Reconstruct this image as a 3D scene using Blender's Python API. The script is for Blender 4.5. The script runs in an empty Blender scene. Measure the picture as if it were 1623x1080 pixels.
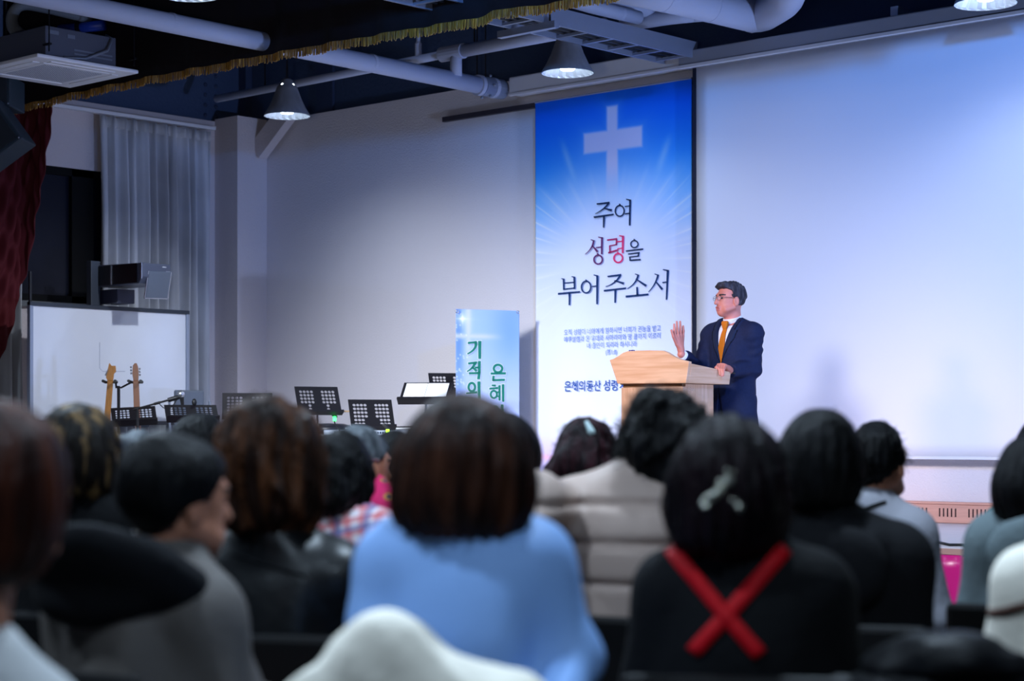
import bpy, bmesh, math, random
import numpy as np
from mathutils import Vector, Matrix
from math import radians as R, sin, cos, pi

scene = bpy.context.scene
COL = scene.collection
random.seed(7)

# ------------------------------------------------------------------ camera, world, lights, exposure
F = 3040.0                       # focal length in pixels of the 1623 px wide frame
HOR, CX = 688.0, 811.5           # horizon row and centre column
CAMZ = 1.22
YAW = R(42.6)
FWD = Vector((-sin(YAW), cos(YAW), 0)); RGT = Vector((cos(YAW), sin(YAW), 0))

cam_data = bpy.data.cameras.new('camera'); cam = bpy.data.objects.new('camera', cam_data); COL.objects.link(cam)
cam.location = (0, 0, CAMZ); cam.rotation_euler = (pi / 2, 0, YAW)
cam_data.sensor_width = 36; cam_data.lens = F / 1623 * 36
cam_data.shift_y = (HOR - 540) / 1623
cam_data.clip_end = 100
cam_data.dof.use_dof = True; cam_data.dof.focus_distance = 12.9; cam_data.dof.aperture_fstop = 2.6
scene.camera = cam

world = bpy.data.worlds.new('world'); scene.world = world; world.use_nodes = True
world.node_tree.nodes['Background'].inputs[0].default_value = (0.25, 0.4, 0.8, 1)
world.node_tree.nodes['Background'].inputs[1].default_value = 0.006
scene.view_settings.view_transform = 'Standard'; scene.view_settings.look = 'None'
scene.view_settings.gamma = 1; scene.view_settings.exposure = 0.0

def lamp(name, kind, loc, energy, color, target=None, size=0.1, angle=60, blend=0.5):
    d = bpy.data.lights.new(name, kind); o = bpy.data.objects.new(name, d); COL.objects.link(o)
    o.location = loc; d.energy = energy; d.color = color
    if kind == 'SPOT': d.spot_size = R(angle); d.spot_blend = blend
    if kind == 'AREA': d.size = size
    else: d.shadow_soft_size = size
    if target is not None:
        o.rotation_euler = (Vector(target) - Vector(loc)).to_track_quat('-Z', 'Y').to_euler()
    return o

# stage spotlights on the house ceiling in front of the stage (outside the frame); added fill lamps last
WHT = (0.90, 0.87, 0.95)
lamp('stage_spot', 'SPOT', (-3.6, 4.2, 3.95), 1230, WHT, (-5.2, 12.3, 0.6), 0.6, 50, 1.0)
lamp('stage_spot', 'SPOT', (-6.6, 4.2, 3.95), 1250, WHT, (-8.8, 12.3, 0.6), 0.6, 46, 1.0)
lamp('stage_spot', 'SPOT', (-9.4, 4.2, 3.95), 2650, (0.82, 0.88, 0.98), (-11.6, 12.0, 0.7), 0.4, 42, 1.0)
lamp('stage_spot', 'SPOT', (-9.7, 9.95, 4.05), 480, (0.80, 0.87, 1.0), (-14.2, 10.2, 1.5), 0.08, 46, 1.0)
lamp('stage_spot_warm', 'SPOT', (-11.0, 3.5, 4.0), 900, (1.0, 0.60, 0.50), (-7.9, 10.3, 1.5), 0.6, 17, 0.8)
lamp('blue_wash', 'SPOT', (-3.0, 6.0, 4.05), 1350, (0.08, 0.30, 1.0), (-7.8, 12.3, 3.9), 0.10, 76, 1.0)
lamp('blue_wash', 'SPOT', (-8.0, 5.5, 4.0), 300, (0.06, 0.34, 1.0), (-10.3, 12.3, 3.75), 0.1, 28, 1.0)  # blue spot added to brighten the top of the banner
lamp('added_uplight_blue', 'SPOT', (-1.8, 9.9, 0.9), 1000, (0.34, 0.50, 1.0), (-10.5, 10.6, 4.6), 0.15, 75, 1.0)  # added lamp, no stage fixture: brightens the ceiling pipes from below
lamp('added_uplight_pale', 'SPOT', (-3.5, 2.5, 1.9), 260, (0.95, 0.9, 0.95), (-12.4, 9.4, 4.4), 0.15, 60, 1.0)  # added fill lamp that lifts the fringe, air conditioner and side wall

def P(px, py, Z):
    return FWD * Z + RGT * ((px - CX) / F * Z) + Vector((0, 0, CAMZ + (HOR - py) / F * Z))
def onY(px, py, Y):
    u = (px - CX) / F
    return P(px, py, Y / (FWD.y + u * RGT.y))
def onX(px, py, X):
    u = (px - CX) / F
    return P(px, py, X / (FWD.x + u * RGT.x))

# ------------------------------------------------------------------ materials
def lin(c):
    return tuple((x / 12.92 if x <= 0.04045 else ((x + 0.055) / 1.055) ** 2.4) for x in (v / 255 for v in c))
MATS = {}
def mat(name, rgb, rough=0.6, metal=0.0, bump=0.0, bscale=60, var=0.0, vscale=8, stretch=(1, 1, 1), emit=None, estr=0, sheen=0.0, rgb2=None, spec=0.5, trans=0.0, coat=0.0, ramp=(0.38, 0.66)):
    if name in MATS: return MATS[name]
    m = bpy.data.materials.new(name); m.use_nodes = True
    nt = m.node_tree; N = nt.nodes; L = nt.links; b = N['Principled BSDF']
    b.inputs['Base Color'].default_value = (*lin(rgb), 1)
    b.inputs['Roughness'].default_value = rough; b.inputs['Metallic'].default_value = metal
    b.inputs['Specular IOR Level'].default_value = spec
    if sheen: b.inputs['Sheen Weight'].default_value = sheen
    if trans: b.inputs['Transmission Weight'].default_value = trans
    if coat: b.inputs['Coat Weight'].default_value = coat
    if emit: b.inputs['Emission Color'].default_value = (*lin(emit), 1); b.inputs['Emission Strength'].default_value = estr
    if bump or var:
        tc = N.new('ShaderNodeTexCoord'); mp = N.new('ShaderNodeMapping'); L.new(tc.outputs['Object'], mp.inputs[0])
        mp.inputs['Scale'].default_value = stretch
    if bump:
        t = N.new('ShaderNodeTexNoise'); t.inputs['Scale'].default_value = bscale; t.inputs['Detail'].default_value = 4
        L.new(mp.outputs[0], t.inputs['Vector'])
        bp = N.new('ShaderNodeBump'); bp.inputs['Strength'].default_value = bump; bp.inputs['Distance'].default_value = 0.01
        L.new(t.outputs['Fac'], bp.inputs['Height']); L.new(bp.outputs[0], b.inputs['Normal'])
    if var:
        t2 = N.new('ShaderNodeTexNoise'); t2.inputs['Scale'].default_value = vscale; t2.inputs['Detail'].default_value = 5
        L.new(mp.outputs[0], t2.inputs['Vector'])
        rp = N.new('ShaderNodeValToRGB'); L.new(t2.outputs['Fac'], rp.inputs[0])
        a = lin(rgb); c2 = lin(rgb2) if rgb2 else tuple(x * (1 - var) for x in a)
        rp.color_ramp.elements[0].position = ramp[0]; rp.color_ramp.elements[1].position = ramp[1]
        rp.color_ramp.elements[0].color = (*a, 1); rp.color_ramp.elements[1].color = (*c2, 1)
        L.new(rp.outputs[0], b.inputs['Base Color'])
    MATS[name] = m
    return m
def print_mat(name, rough=0.6):
    m = bpy.data.materials.new(name); m.use_nodes = True; N = m.node_tree.nodes
    a = N.new('ShaderNodeAttribute'); a.attribute_name = 'print'
    m.node_tree.links.new(a.outputs['Color'], N['Principled BSDF'].inputs['Base Color'])
    N['Principled BSDF'].inputs['Roughness'].default_value = rough; N['Principled BSDF'].inputs['Specular IOR Level'].default_value = 0.2
    return m

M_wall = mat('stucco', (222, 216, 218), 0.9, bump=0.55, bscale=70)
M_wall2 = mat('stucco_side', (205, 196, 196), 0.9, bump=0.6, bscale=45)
M_navy = mat('navy_paint', (52, 70, 100), 0.8, bump=0.6, bscale=30)
M_navy2 = mat('navy_steel', (42, 56, 84), 0.7, bump=0.3, bscale=20)
M_floor = mat('dark_floor', (40, 38, 40), 0.6, var=0.3)
M_stage = mat('stage_laminate', (212, 206, 208), 0.45, var=0.12, vscale=3, stretch=(1, 8, 1))
M_white = mat('white_paint', (225, 226, 230), 0.5)
M_grey = mat('grey_metal', (128, 136, 150), 0.45, 0.3)
M_black = mat('black_metal', (18, 18, 22), 0.45, 0.2)
M_blackpl = mat('black_plastic', (14, 15, 18), 0.5)
M_steel = mat('chrome', (200, 204, 210), 0.25, 0.9)
M_pipe = mat('pipe_wrap', (180, 188, 208), 0.7, bump=0.25, bscale=25)
M_darkpipe = mat('grey_pipe', (120, 130, 150), 0.6)
M_alu = mat('aluminium', (150, 160, 180), 0.4, 0.4)

# ------------------------------------------------------------------ object helpers
def link(name, me, m=None, parent=None, smooth=False):
    o = bpy.data.objects.new(name, me); COL.objects.link(o)
    if m is not None:
        for x in (m if isinstance(m, (list, tuple)) else [m]): me.materials.append(x)
    if parent is not None: o.parent = parent
    if smooth: me.polygons.foreach_set('use_smooth', [True] * len(me.polygons))
    return o
def tag(o, label=None, cat=None, group=None, kind=None):
    if label: o['label'] = label
    if cat: o['category'] = cat
    if group: o['group'] = group
    if kind: o['kind'] = kind
    return o
def thing(name, loc, label, cat, group=None, rz=0.0):
    o = bpy.data.objects.new(name, None); COL.objects.link(o); o.location = loc; o.rotation_euler = (0, 0, rz)
    o.empty_display_size = 0.1
    return tag(o, label, cat, group)
SPLIT = {'black_border', 'side_frame', 'rung', 'vent_slot', 'coupling_bolt', 'hanger_rod', 'corner_screw', 'air_flap', 'casing_rib', 'chrome_trim', 'tuning_peg', 'grommet', 'printed_mark', 'cuff_button', 'wrap_band', 'cable_run'}
def islands(bm):
    seen = set(); out = []
    for v in bm.verts:
        if v in seen: continue
        st = [v]; seen.add(v); isl = []
        while st:
            w = st.pop(); isl.append(w)
            for e in w.link_edges:
                o = e.other_vert(w)
                if o not in seen: seen.add(o); st.append(o)
        out.append(isl)
    return out
def obj(name, bm, m=None, parent=None, smooth=False, bevel=0, label=None):
    if name in SPLIT:
        isl = islands(bm)
        if len(isl) > 1:
            for grp in isl:
                b2 = bmesh.new(); mp = {v: b2.verts.new(v.co) for v in grp}; fs = {f for v in grp for f in v.link_faces}
                for f in fs: b2.faces.new([mp[v] for v in f.verts])
                last = obj(name, b2, m, parent, smooth, bevel, label)
            bm.free(); return last
    me = bpy.data.meshes.new(name); bmesh.ops.recalc_face_normals(bm, faces=bm.faces); bm.to_mesh(me); bm.free()
    o = link(name, me, m, parent, smooth)
    if bevel:
        md = o.modifiers.new('bevel', 'BEVEL'); md.width = bevel; md.segments = 2; md.limit_method = 'ANGLE'
    if label: o['label'] = label
    return o
def struct(name, bm, m, bevel=0, parent=None):
    o = obj(name, bm, m, parent, bevel=bevel)
    if parent is None: o['kind'] = 'structure'
    return o
def BM(): return bmesh.new()
def box(bm, lo, hi, mtx=None, mi=0):
    vs = []
    for z in (lo[2], hi[2]):
        for x, y in ((lo[0], lo[1]), (hi[0], lo[1]), (hi[0], hi[1]), (lo[0], hi[1])):
            v = Vector((x, y, z)); vs.append(bm.verts.new(mtx @ v if mtx else v))
    for f in ((3, 2, 1, 0), (4, 5, 6, 7), (0, 1, 5, 4), (1, 2, 6, 5), (2, 3, 7, 6), (3, 0, 4, 7)):
        bm.faces.new([vs[i] for i in f]).material_index = mi
    return bm
def beam(bm, a, b, w, h, up=Vector((0, 0, 1))):
    a = Vector(a); b = Vector(b); d = (b - a).normalized(); s = d.cross(up)
    if s.length < 1e-4: s = Vector((1, 0, 0))
    s.normalize(); u = s.cross(d)
    vs = [bm.verts.new(p + s * (w / 2 * i) + u * (h / 2 * j)) for p in (a, b) for i, j in ((-1, -1), (1, -1), (1, 1), (-1, 1))]
    for f in ((3, 2, 1, 0), (4, 5, 6, 7), (0, 1, 5, 4), (1, 2, 6, 5), (2, 3, 7, 6), (3, 0, 4, 7)):
        bm.faces.new([vs[i] for i in f])
    return bm
def tube(bm, pts, r, n=12, caps=True):
    pts = [Vector(p) for p in pts]; rs = r if isinstance(r, (list, tuple)) else [r] * len(pts)
    rings = []; prev = None
    for i, p in enumerate(pts):
        d = (pts[min(i + 1, len(pts) - 1)] - pts[max(i - 1, 0)]).normalized()
        if prev is None:
            s = d.cross(Vector((0, 0, 1)))
            if s.length < 1e-3: s = d.cross(Vector((1, 0, 0)))
        else: s = prev - d * prev.dot(d)
        s.normalize(); prev = s; u = d.cross(s)
        rings.append([bm.verts.new(p + (s * cos(2 * pi * k / n) + u * sin(2 * pi * k / n)) * rs[i]) for k in range(n)])
    for a, b in zip(rings, rings[1:]):
        for k in range(n): bm.faces.new((a[k], a[(k + 1) % n], b[(k + 1) % n], b[k]))
    if caps:
        bm.faces.new(rings[0][::-1]); bm.faces.new(rings[-1])
    return bm
def lathe(bm, prof, n=32, center=(0, 0, 0)):
    c = Vector(center); rings = []
    for r, z in prof:
        rings.append([bm.verts.new(c + Vector((r * cos(2 * pi * k / n), r * sin(2 * pi * k / n), z))) for k in range(n)] if r > 1e-6 else [bm.verts.new(c + Vector((0, 0, z)))])
    for a, b in zip(rings, rings[1:]):
        for k in range(n):
            k2 = (k + 1) % n
            q = [a[k % len(a)], a[k2 % len(a)], b[k2 % len(b)], b[k % len(b)]]
            q2 = []
            for v in q:
                if v not in q2: q2.append(v)
            if len(q2) > 2: bm.faces.new(q2)
    return bm
def prism(bm, pts, d):
    """polygon pts (3-D) extruded by vector d"""
    d = Vector(d); a = [bm.verts.new(Vector(p)) for p in pts]; b = [bm.verts.new(Vector(p) + d) for p in pts]
    bm.faces.new(a[::-1]); bm.faces.new(b)
    for i in range(len(a)): bm.faces.new((a[i], a[(i + 1) % len(a)], b[(i + 1) % len(a)], b[i]))
    return bm
def ball(bm, c, r, n=10, mtx=None):
    r = r if isinstance(r, (tuple, list)) else (r, r, r)
    m = Matrix.Translation(c) @ (mtx or Matrix()) @ Matrix.Diagonal((*r, 1))
    bmesh.ops.create_uvsphere(bm, u_segments=n * 2, v_segments=n, radius=1, matrix=m); return bm
def grid_mesh(name, nu, nv, fn, m=None, parent=None, thick=0, smooth=True, color=None):
    vs = [tuple(fn(i / (nu - 1), j / (nv - 1))) for j in range(nv) for i in range(nu)]
    fs = [(j * nu + i, j * nu + i + 1, (j + 1) * nu + i + 1, (j + 1) * nu + i) for j in range(nv - 1) for i in range(nu - 1)]
    me = bpy.data.meshes.new(name); me.from_pydata(vs, [], fs); me.update()
    o = link(name, me, m, parent, smooth)
    if color is not None:
        U = np.tile(np.linspace(0, 1, nu), nv); V = np.repeat(np.linspace(0, 1, nv), nu)
        c = color(U, V); c = np.clip(c / 255.0, 0, 1); c = np.where(c <= 0.04045, c / 12.92, ((c + 0.055) / 1.055) ** 2.4)
        at = me.attributes.new('print', 'FLOAT_COLOR', 'POINT')
        at.data.foreach_set('color', np.concatenate([c, np.ones((len(c), 1))], 1).astype(np.float32).ravel())
    if thick:
        md = o.modifiers.new('thickness', 'SOLIDIFY'); md.thickness = thick; md.offset = 0
    return o

# ------------------------------------------------------------------ smooth bodies: distance fields turned into one continuous mesh
def A3(v): return np.asarray(v, dtype=np.float32)
def smin(a, b, k):
    h = np.maximum(k - np.abs(a - b), 0) / k
    return np.minimum(a, b) - h * h * k * 0.25
def smax(a, b, k): return -smin(-a, -b, k)
def cap(p, a, b, ra, rb=None):
    rb = ra if rb is None else rb
    a = A3(a); b = A3(b); d = b - a; q = p - a
    t = np.clip((q @ d) / max(float(d @ d), 1e-9), 0, 1)
    return np.linalg.norm(q - t[:, None] * d, axis=1) - (ra + (rb - ra) * t)
def ell(p, c, r, rot=None):
    q = p - A3(c)
    if rot is not None: q = q @ A3(rot)
    r = A3(r); k0 = np.linalg.norm(q / r, axis=1); k1 = np.linalg.norm(q / (r * r), axis=1)
    return np.where(k0 < 1e-4, -r.min(), k0 * (k0 - 1) / np.maximum(k1, 1e-6))
def chain(p, pts, rs, k=0.02):
    d = None
    for i in range(len(pts) - 1):
        c = cap(p, pts[i], pts[i + 1], rs[i], rs[i + 1]); d = c if d is None else smin(d, c, k)
    return d
def rboxd(p, c, half, r, rot=None):
    q = p - A3(c)
    if rot is not None: q = q @ A3(rot)
    q = np.abs(q) - (A3(half) - r)
    return np.linalg.norm(np.maximum(q, 0), axis=1) + np.minimum(q.max(1), 0) - r
_rng = np.random.RandomState(3)
_K = _rng.normal(size=(24, 3)); _K /= np.linalg.norm(_K, axis=1)[:, None]; _PH = _rng.uniform(0, 6.28, 24)
def wob(p, f, seed=0, n=6, sc=(1, 1, 1)):
    q = p * A3(sc); o = 0
    for i in range(n):
        j = (i + seed * 5) % 24
        o = o + np.sin((q @ A3(_K[j])) * f * (0.7 + 0.12 * i) + _PH[j] + seed)
    return o / n * 1.6
def surface(V, lo, h):
    s = V < 0; n = np.array(V.shape); acc = np.zeros((*(n - 1), 3), np.float32); cnt = np.zeros(n - 1, np.float32)
    crosses = []
    for ax in range(3):
        a = [slice(None)] * 3; b = [slice(None)] * 3; a[ax] = slice(0, -1); b[ax] = slice(1, None)
        Va = V[tuple(a)]; Vb = V[tuple(b)]; cr = s[tuple(a)] != s[tuple(b)]; crosses.append((cr, s[tuple(a)]))
        idx = np.argwhere(cr)
        if len(idx) == 0: continue
        va = Va[cr]; vb = Vb[cr]; pt = idx.astype(np.float32); pt[:, ax] += va / (va - vb)
        o1, o2 = [x for x in range(3) if x != ax]
        for d1 in (0, 1):
            for d2 in (0, 1):
                c = idx.copy(); c[:, o1] -= d1; c[:, o2] -= d2
                ok = (c >= 0).all(1) & (c < n - 1).all(1)
                np.add.at(acc, tuple(c[ok].T), pt[ok]); np.add.at(cnt, tuple(c[ok].T), 1)
    act = cnt > 0; ids = np.full(n - 1, -1, np.int64); ids[act] = np.arange(act.sum())
    verts = acc[act] / cnt[act][:, None] * h + A3(lo)
    quads = []
    for ax in range(3):
        cr, sa = crosses[ax]; o1, o2 = [(1, 2), (2, 0), (0, 1)][ax]
        idx = np.argwhere(cr)
        if len(idx) == 0: continue
        ok = (idx[:, o1] > 0) & (idx[:, o2] > 0) & (idx[:, o1] < n[o1] - 1) & (idx[:, o2] < n[o2] - 1); idx = idx[ok]
        sg = sa[tuple(idx.T)]
        def cid(d1, d2):
            c = idx.copy(); c[:, o1] -= d1; c[:, o2] -= d2; return ids[tuple(c.T)]
        q = np.stack([cid(1, 1), cid(0, 1), cid(0, 0), cid(1, 0)], 1)
        q[~sg] = q[~sg][:, ::-1]; quads.append(q)
    return verts, np.concatenate(quads)
def sdf_obj(name, fn, lo, hi, h, m, parent=None, mat_fn=None):
    lo = A3(lo); hi = A3(hi); B = 8
    nb = np.ceil((hi - lo) / (h * B)).astype(int)
    ctr = np.stack(np.meshgrid(*[np.arange(k) for k in nb], indexing='ij'), -1).reshape(-1, 3)
    cp = (lo + (ctr * B + (B - 1) / 2) * h).astype(np.float32)
    d = fn(cp)
    V = np.repeat(np.repeat(np.repeat(d.reshape(nb), B, 0), B, 1), B, 2).astype(np.float32)
    act = ctr[np.abs(d) < B * h * 1.6]
    loc = np.stack(np.meshgrid(*[np.arange(B)] * 3, indexing='ij'), -1).reshape(-1, 3)
    for i in range(0, len(act), 400):
        ix = (act[i:i + 400, None, :] * B + loc[None]).reshape(-1, 3)
        V[tuple(ix.T)] = fn((lo + ix * h).astype(np.float32))
    v, q = surface(V, lo, h)
    me = bpy.data.meshes.new(name)
    me.vertices.add(len(v)); me.vertices.foreach_set('co', v.astype(np.float32).ravel())
    me.loops.add(q.size); me.loops.foreach_set('vertex_index', q.ravel().astype(np.int32))
    me.polygons.add(len(q)); me.polygons.foreach_set('loop_start', np.arange(0, q.size, 4, dtype=np.int32))
    me.update(calc_edges=True); me.validate()
    o = link(name, me, m, parent, smooth=True)
    if mat_fn is not None:
        c = v[q].mean(1); me.polygons.foreach_set('material_index', mat_fn(c).astype(np.int32))
    return o
def rotz(a): return np.array([[cos(a), -sin(a), 0], [sin(a), cos(a), 0], [0, 0, 1]])
def rotx(a): return np.array([[1, 0, 0], [0, cos(a), -sin(a)], [0, sin(a), cos(a)]])
def roty(a): return np.array([[cos(a), 0, sin(a)], [0, 1, 0], [-sin(a), 0, cos(a)]])
# ================================================================== THE ROOM
YW = 12.3; XL = -14.95; ZT = 4.3; ZS = 0.58; YS = 9.55
struct('floor', box(BM(), (-15.2, -2.5, -0.1), (3, 12.5, 0)), M_floor)
struct('ceiling', box(BM(), (-15.2, -2.5, 5.3), (3, 12.5, 5.4)), M_navy2)
struct('wall_back', box(BM(), (-15.15, YW, 0), (3, YW + 0.2, ZT)), M_wall)
# window opening in the side wall
wy0, wy1, wz0, wz1 = 8.3, 11.6, 2.42, 3.67
bm = BM()
box(bm, (XL - 0.2, -2.5, 0), (XL, wy0, ZT)); box(bm, (XL - 0.2, wy1, 0), (XL, YW, ZT))
box(bm, (XL - 0.2, wy0, 0), (XL, wy1, wz0)); box(bm, (XL - 0.2, wy0, wz1), (XL, wy1, ZT))
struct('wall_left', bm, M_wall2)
bm = BM(); box(bm, (XL - 0.2, -2.5, ZT), (XL - 0.06, YW, 5.3)); struct('trim_1', bm, M_navy)
bm = BM(); box(bm, (XL, YW + 0.06, ZT), (3, YW + 0.2, 5.3)); struct('trim_2', bm, M_navy)
# corner column, its bracket and the navy steel joint plates above
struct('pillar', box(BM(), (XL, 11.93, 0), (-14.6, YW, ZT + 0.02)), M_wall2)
a = onY(410, 240, 12.2); b = onY(447, 190, 12.2)
bm = BM(); beam(bm, a, b + (b - a) * 0.25, 0.19, 0.1, Vector((0, 1, 0))); struct('trim_3', bm, M_wall2)
bm = BM(); box(bm, (XL - 0.06, YW - 0.02, ZT), (XL + 0.05, YW + 0.06, 5.3))
for px, yy in ((338, 11.86), (352, 11.99)):
    for k in range(6): ball(bm, (XL - 0.06, yy, 4.36 + k * 0.1), 0.022, 5)
for dx in (0.0, 0.13):
    for k in range(8): ball(bm, (-13.85 + dx, YW + 0.06, 4.36 + k * 0.11), 0.024, 5)
box(bm, (-13.9, YW + 0.03, ZT), (-13.67, YW + 0.06, 5.3))
struct('trim_4', bm, M_navy2)
bm = BM()
for y in (2.0, 6.2): box(bm, (XL, y, 4.85), (3, y + 0.25, 5.3))
struct('trim_5', bm, M_navy2)
# curtain pelmet strip along the side wall
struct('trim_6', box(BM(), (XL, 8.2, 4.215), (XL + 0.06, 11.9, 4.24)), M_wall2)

# window
M_frame = mat('dark_window_frame', (4, 5, 7), 0.6, spec=0.15)
M_glass = mat('night_glass', (14, 17, 32), 0.35, spec=0.25)
wf = BM(); fx0, fx1 = XL - 0.12, XL - 0.02
for z0, z1 in ((wz0, wz0 + 0.07), (wz1 - 0.07, wz1)): box(wf, (fx0, wy0, z0), (fx1, wy1, z1))
for y, w_ in ((wy0, 0.07), (10.28, 0.24), (wy1 - 0.07, 0.07)): box(wf, (fx0, y, wz0), (fx1, y + w_, wz1))
w = obj('window_1', wf, M_frame); w['kind'] = 'structure'
obj('window_pane', box(BM(), (XL - 0.09, wy0, wz0), (XL - 0.07, wy1, wz1)), M_glass, w)
obj('window_sill', box(BM(), (XL - 0.19, wy0, wz0 - 0.05), (XL + 0.06, wy1, wz0)), mat('sill_grey', (96, 100, 104), 0.5), w)

# stage platform with its pleated satin skirt
struct('stage', box(BM(), (XL, YS, 0), (1.5, YW, ZS)), M_stage)
M_satin = mat('magenta_satin', (196, 10, 120), 0.3, sheen=0.5, bump=0.15, bscale=10)
def skirt(u, v):
    x = XL + 0.02 + u * 16.2; ph = x * 38 + 1.3 * sin(x * 5)
    return (x, YS - 0.05 + 0.025 * sin(ph) * (0.45 + 0.55 * v), ZS - 0.035 - v * (ZS - 0.04))
o = grid_mesh('stage_skirt', 1500, 8, skirt, M_satin, thick=0.003)
tag(o, 'pleated magenta satin skirt hanging along the front edge of the stage', 'skirt')
tag(obj('stage_edging', box(BM(), (XL, YS - 0.012, ZS - 0.035), (1.5, YS, ZS - 0.002)), mat('edge_wood', (176, 140, 132), 0.5)), 'thin wooden edging strip along the front lip of the stage', 'edging')

# low wooden heater cover along the foot of the back wall
M_heat = mat('heater_wood', (214, 160, 140), 0.55, var=0.12, vscale=4, stretch=(1, 1, 12))
M_slot = mat('slot_dark', (60, 34, 32), 0.8)
ht = thing('heater_cover', (-7.2, YW - 0.012, ZS + 0.002), 'long low wooden heater cover with slots at the foot of the back wall', 'heater')
def lx(x): return x + 7.2
bm = BM(); box(bm, (lx(-8.9), -0.09, 0), (lx(-1.0), 0, 0.135)); obj('casing', bm, M_heat, ht, bevel=0.004)
bm = BM(); box(bm, (lx(-8.92), -0.1, 0.135), (lx(-0.98), 0, 0.15)); obj('top_board', bm, M_heat, ht)
bm = BM(); x = -8.7
while x < -1.4:
    for k in range(5): box(bm, (lx(x) + k * 0.032, -0.094, 0.045), (lx(x) + k * 0.032 + 0.009, -0.088, 0.105))
    x += 0.235
sl = obj('slots', bm, M_slot, ht); sl['kind'] = 'stuff'

# ================================================================== CEILING SERVICES
M_fringe = mat('gold_fringe', (190, 140, 46), 0.5, var=0.5, vscale=60, stretch=(1, 1, 0.15), rgb2=(120, 82, 22))
M_velvet = mat('dark_maroon_velvet', (14, 3, 9), 0.9)
YV = 9.48
vp = [(30, 172), (120, 150), (230, 127), (330, 108), (500, 76), (640, 52), (755, 33), (780, 22), (850, 13), (935, -1)]
vpts = [onY(px, py, YV) for px, py in vp]
vx = [p.x for p in vpts] + [-4.0, 1.5]; vz = [p.z for p in vpts] + [4.05, 4.05]
def vbot(x): return float(np.interp(x, vx, vz))
def vfold(x): return 0.018 * sin(x * 11) + 0.012 * sin(x * 23 + 1)
val = thing('stage_valance', (-9, YV, 5.3), 'dark maroon stage valance with gold fringe hanging across the ceiling', 'curtain')
Xa, Xb = -14.85, 1.4
grid_mesh('valance_cloth', 420, 12, lambda u, v: (Xa + u * (Xb - Xa) + 9, vfold(Xa + u * (Xb - Xa)) * v, -(v) * (5.3 - vbot(Xa + u * (Xb - Xa)))), M_velvet, val, thick=0.006)
bm = BM(); x = Xa
rnd = random.Random(5)
while x < -5.5:
    w_ = rnd.uniform(0.006, 0.012); z = vbot(x); y = vfold(x) - 0.012 - rnd.uniform(0, 0.012); l = rnd.uniform(0.036, 0.056); sx = rnd.uniform(-0.006, 0.006)
    vs = [bm.verts.new((x + 9, y, z - 5.3 + 0.012)), bm.verts.new((x + w_ + 9, y - 0.004, z - 5.3 + 0.012)), bm.verts.new((x + w_ + 9 + sx, y - 0.006, z - 5.3 - l)), bm.verts.new((x + 9 + sx, y - 0.002, z - 5.3 - l))]
    bm.faces.new(vs); x += w_ * 0.8
fr = obj('fringe', bm, M_fringe, val, label='gold tasselled fringe')
md = fr.modifiers.new('thickness', 'SOLIDIFY'); md.thickness = 0.006
grid_mesh('fringe_braid', 300, 3, lambda u, v: (Xa + u * (Xb - Xa) + 9, vfold(Xa + u * (Xb - Xa)) - 0.014, vbot(Xa + u * (Xb - Xa)) - 5.3 + 0.016 - 0.022 * v), M_fringe, val, thick=0.006)

# tied-back red drape under the valance
M_red = mat('crimson_velvet', (86, 4, 18), 0.85)
edge = [(84, 178), (76, 230), (67, 290), (54, 370), (38, 450), (18, 530), (-6, 590), (-14, 640)]
edge = [(84, 178), (76, 230), (67, 290), (58, 340), (52, 380), (46, 430), (31, 480), (13, 540), (0, 572), (-10, 620), (-14, 660)]
XD = XL + 0.22
ep = [onY(a_, b_, 9.62) if a_ > 33 else onX(a_, b_, XD) for a_, b_ in edge]
ez = [p.z for p in ep][::-1]; es = [(1.4 + (p.x - XD)) if a_[0] > 33 else max(0.25, p.y - 8.22) for p, a_ in zip(ep, edge)][::-1]
def drape(u, v):
    z = 4.12 - v * 2.6; s = float(np.interp(z, ez, es)) * u
    e_ = min(1, (1 - u) * 6); f = e_ * (0.035 - 0.01 * v) * sin(s * 40 / max(0.5, 1 - 0.5 * v) + 2 * v) + 0.015 * sin(s * 75)
    if s < 1.3: return (XD + f, 8.22 + s, z)
    t = min(1, (s - 1.3) / 0.2); return (XD + f * (1 - t) + max(0, s - 1.4), 9.52 + 0.1 * t + f * t, z)
o = grid_mesh('stage_drape', 150, 60, drape, M_red, thick=0.006)
tag(o, 'crimson velvet drape tied back against the side wall under the valance', 'curtain')

# grey window curtains
M_curt = mat('grey_curtain', (190, 192, 196), 0.85, sheen=0.2, var=0.2, vscale=2)
def curtain(name, y0, y1, label, nf):
    t = thing(name, (XL + 0.1, (y0 + y1) / 2, 4.2), label, 'curtain', )
    H = 3.5
    def fn(u, v):
        ph = u * nf * 2 * pi
        a = 0.035 + 0.035 * min(1, v * 4)
        return (a * (sin(ph) + 0.25 * sin(2.3 * ph + 1 + v)), (u - 0.5) * (y1 - y0) + 0.015 * sin(ph * 0.5 + 4 * v), -0.03 - v * H)
    grid_mesh('curtain_cloth', nf * 14, 40, fn, M_curt, t, thick=0.004)
    grid_mesh('heading_tape', nf * 14, 3, lambda u, v: (0.030 * (sin(u * nf * 2 * pi)) + 0.004, (u - 0.5) * (y1 - y0), -0.025 - v * 0.1), M_curt, t, thick=0.004)
    return t
curtain('window_curtain', 10.5, 11.80, 'grey pleated curtain hanging beside the corner column', 11)
curtain('window_curtain', 8.75, 9.68, 'narrow grey curtain showing between crimson drape and whiteboard', 9)
r_ = thing('curtain_rail', (XL + 0.1, 10.1, 4.2), 'pale curtain rail along the top of the side wall', 'rail')
obj('track', box(BM(), (-0.03, -1.7, -0.01), (0.03, 1.74, 0.02)), M_white, r_)

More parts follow.
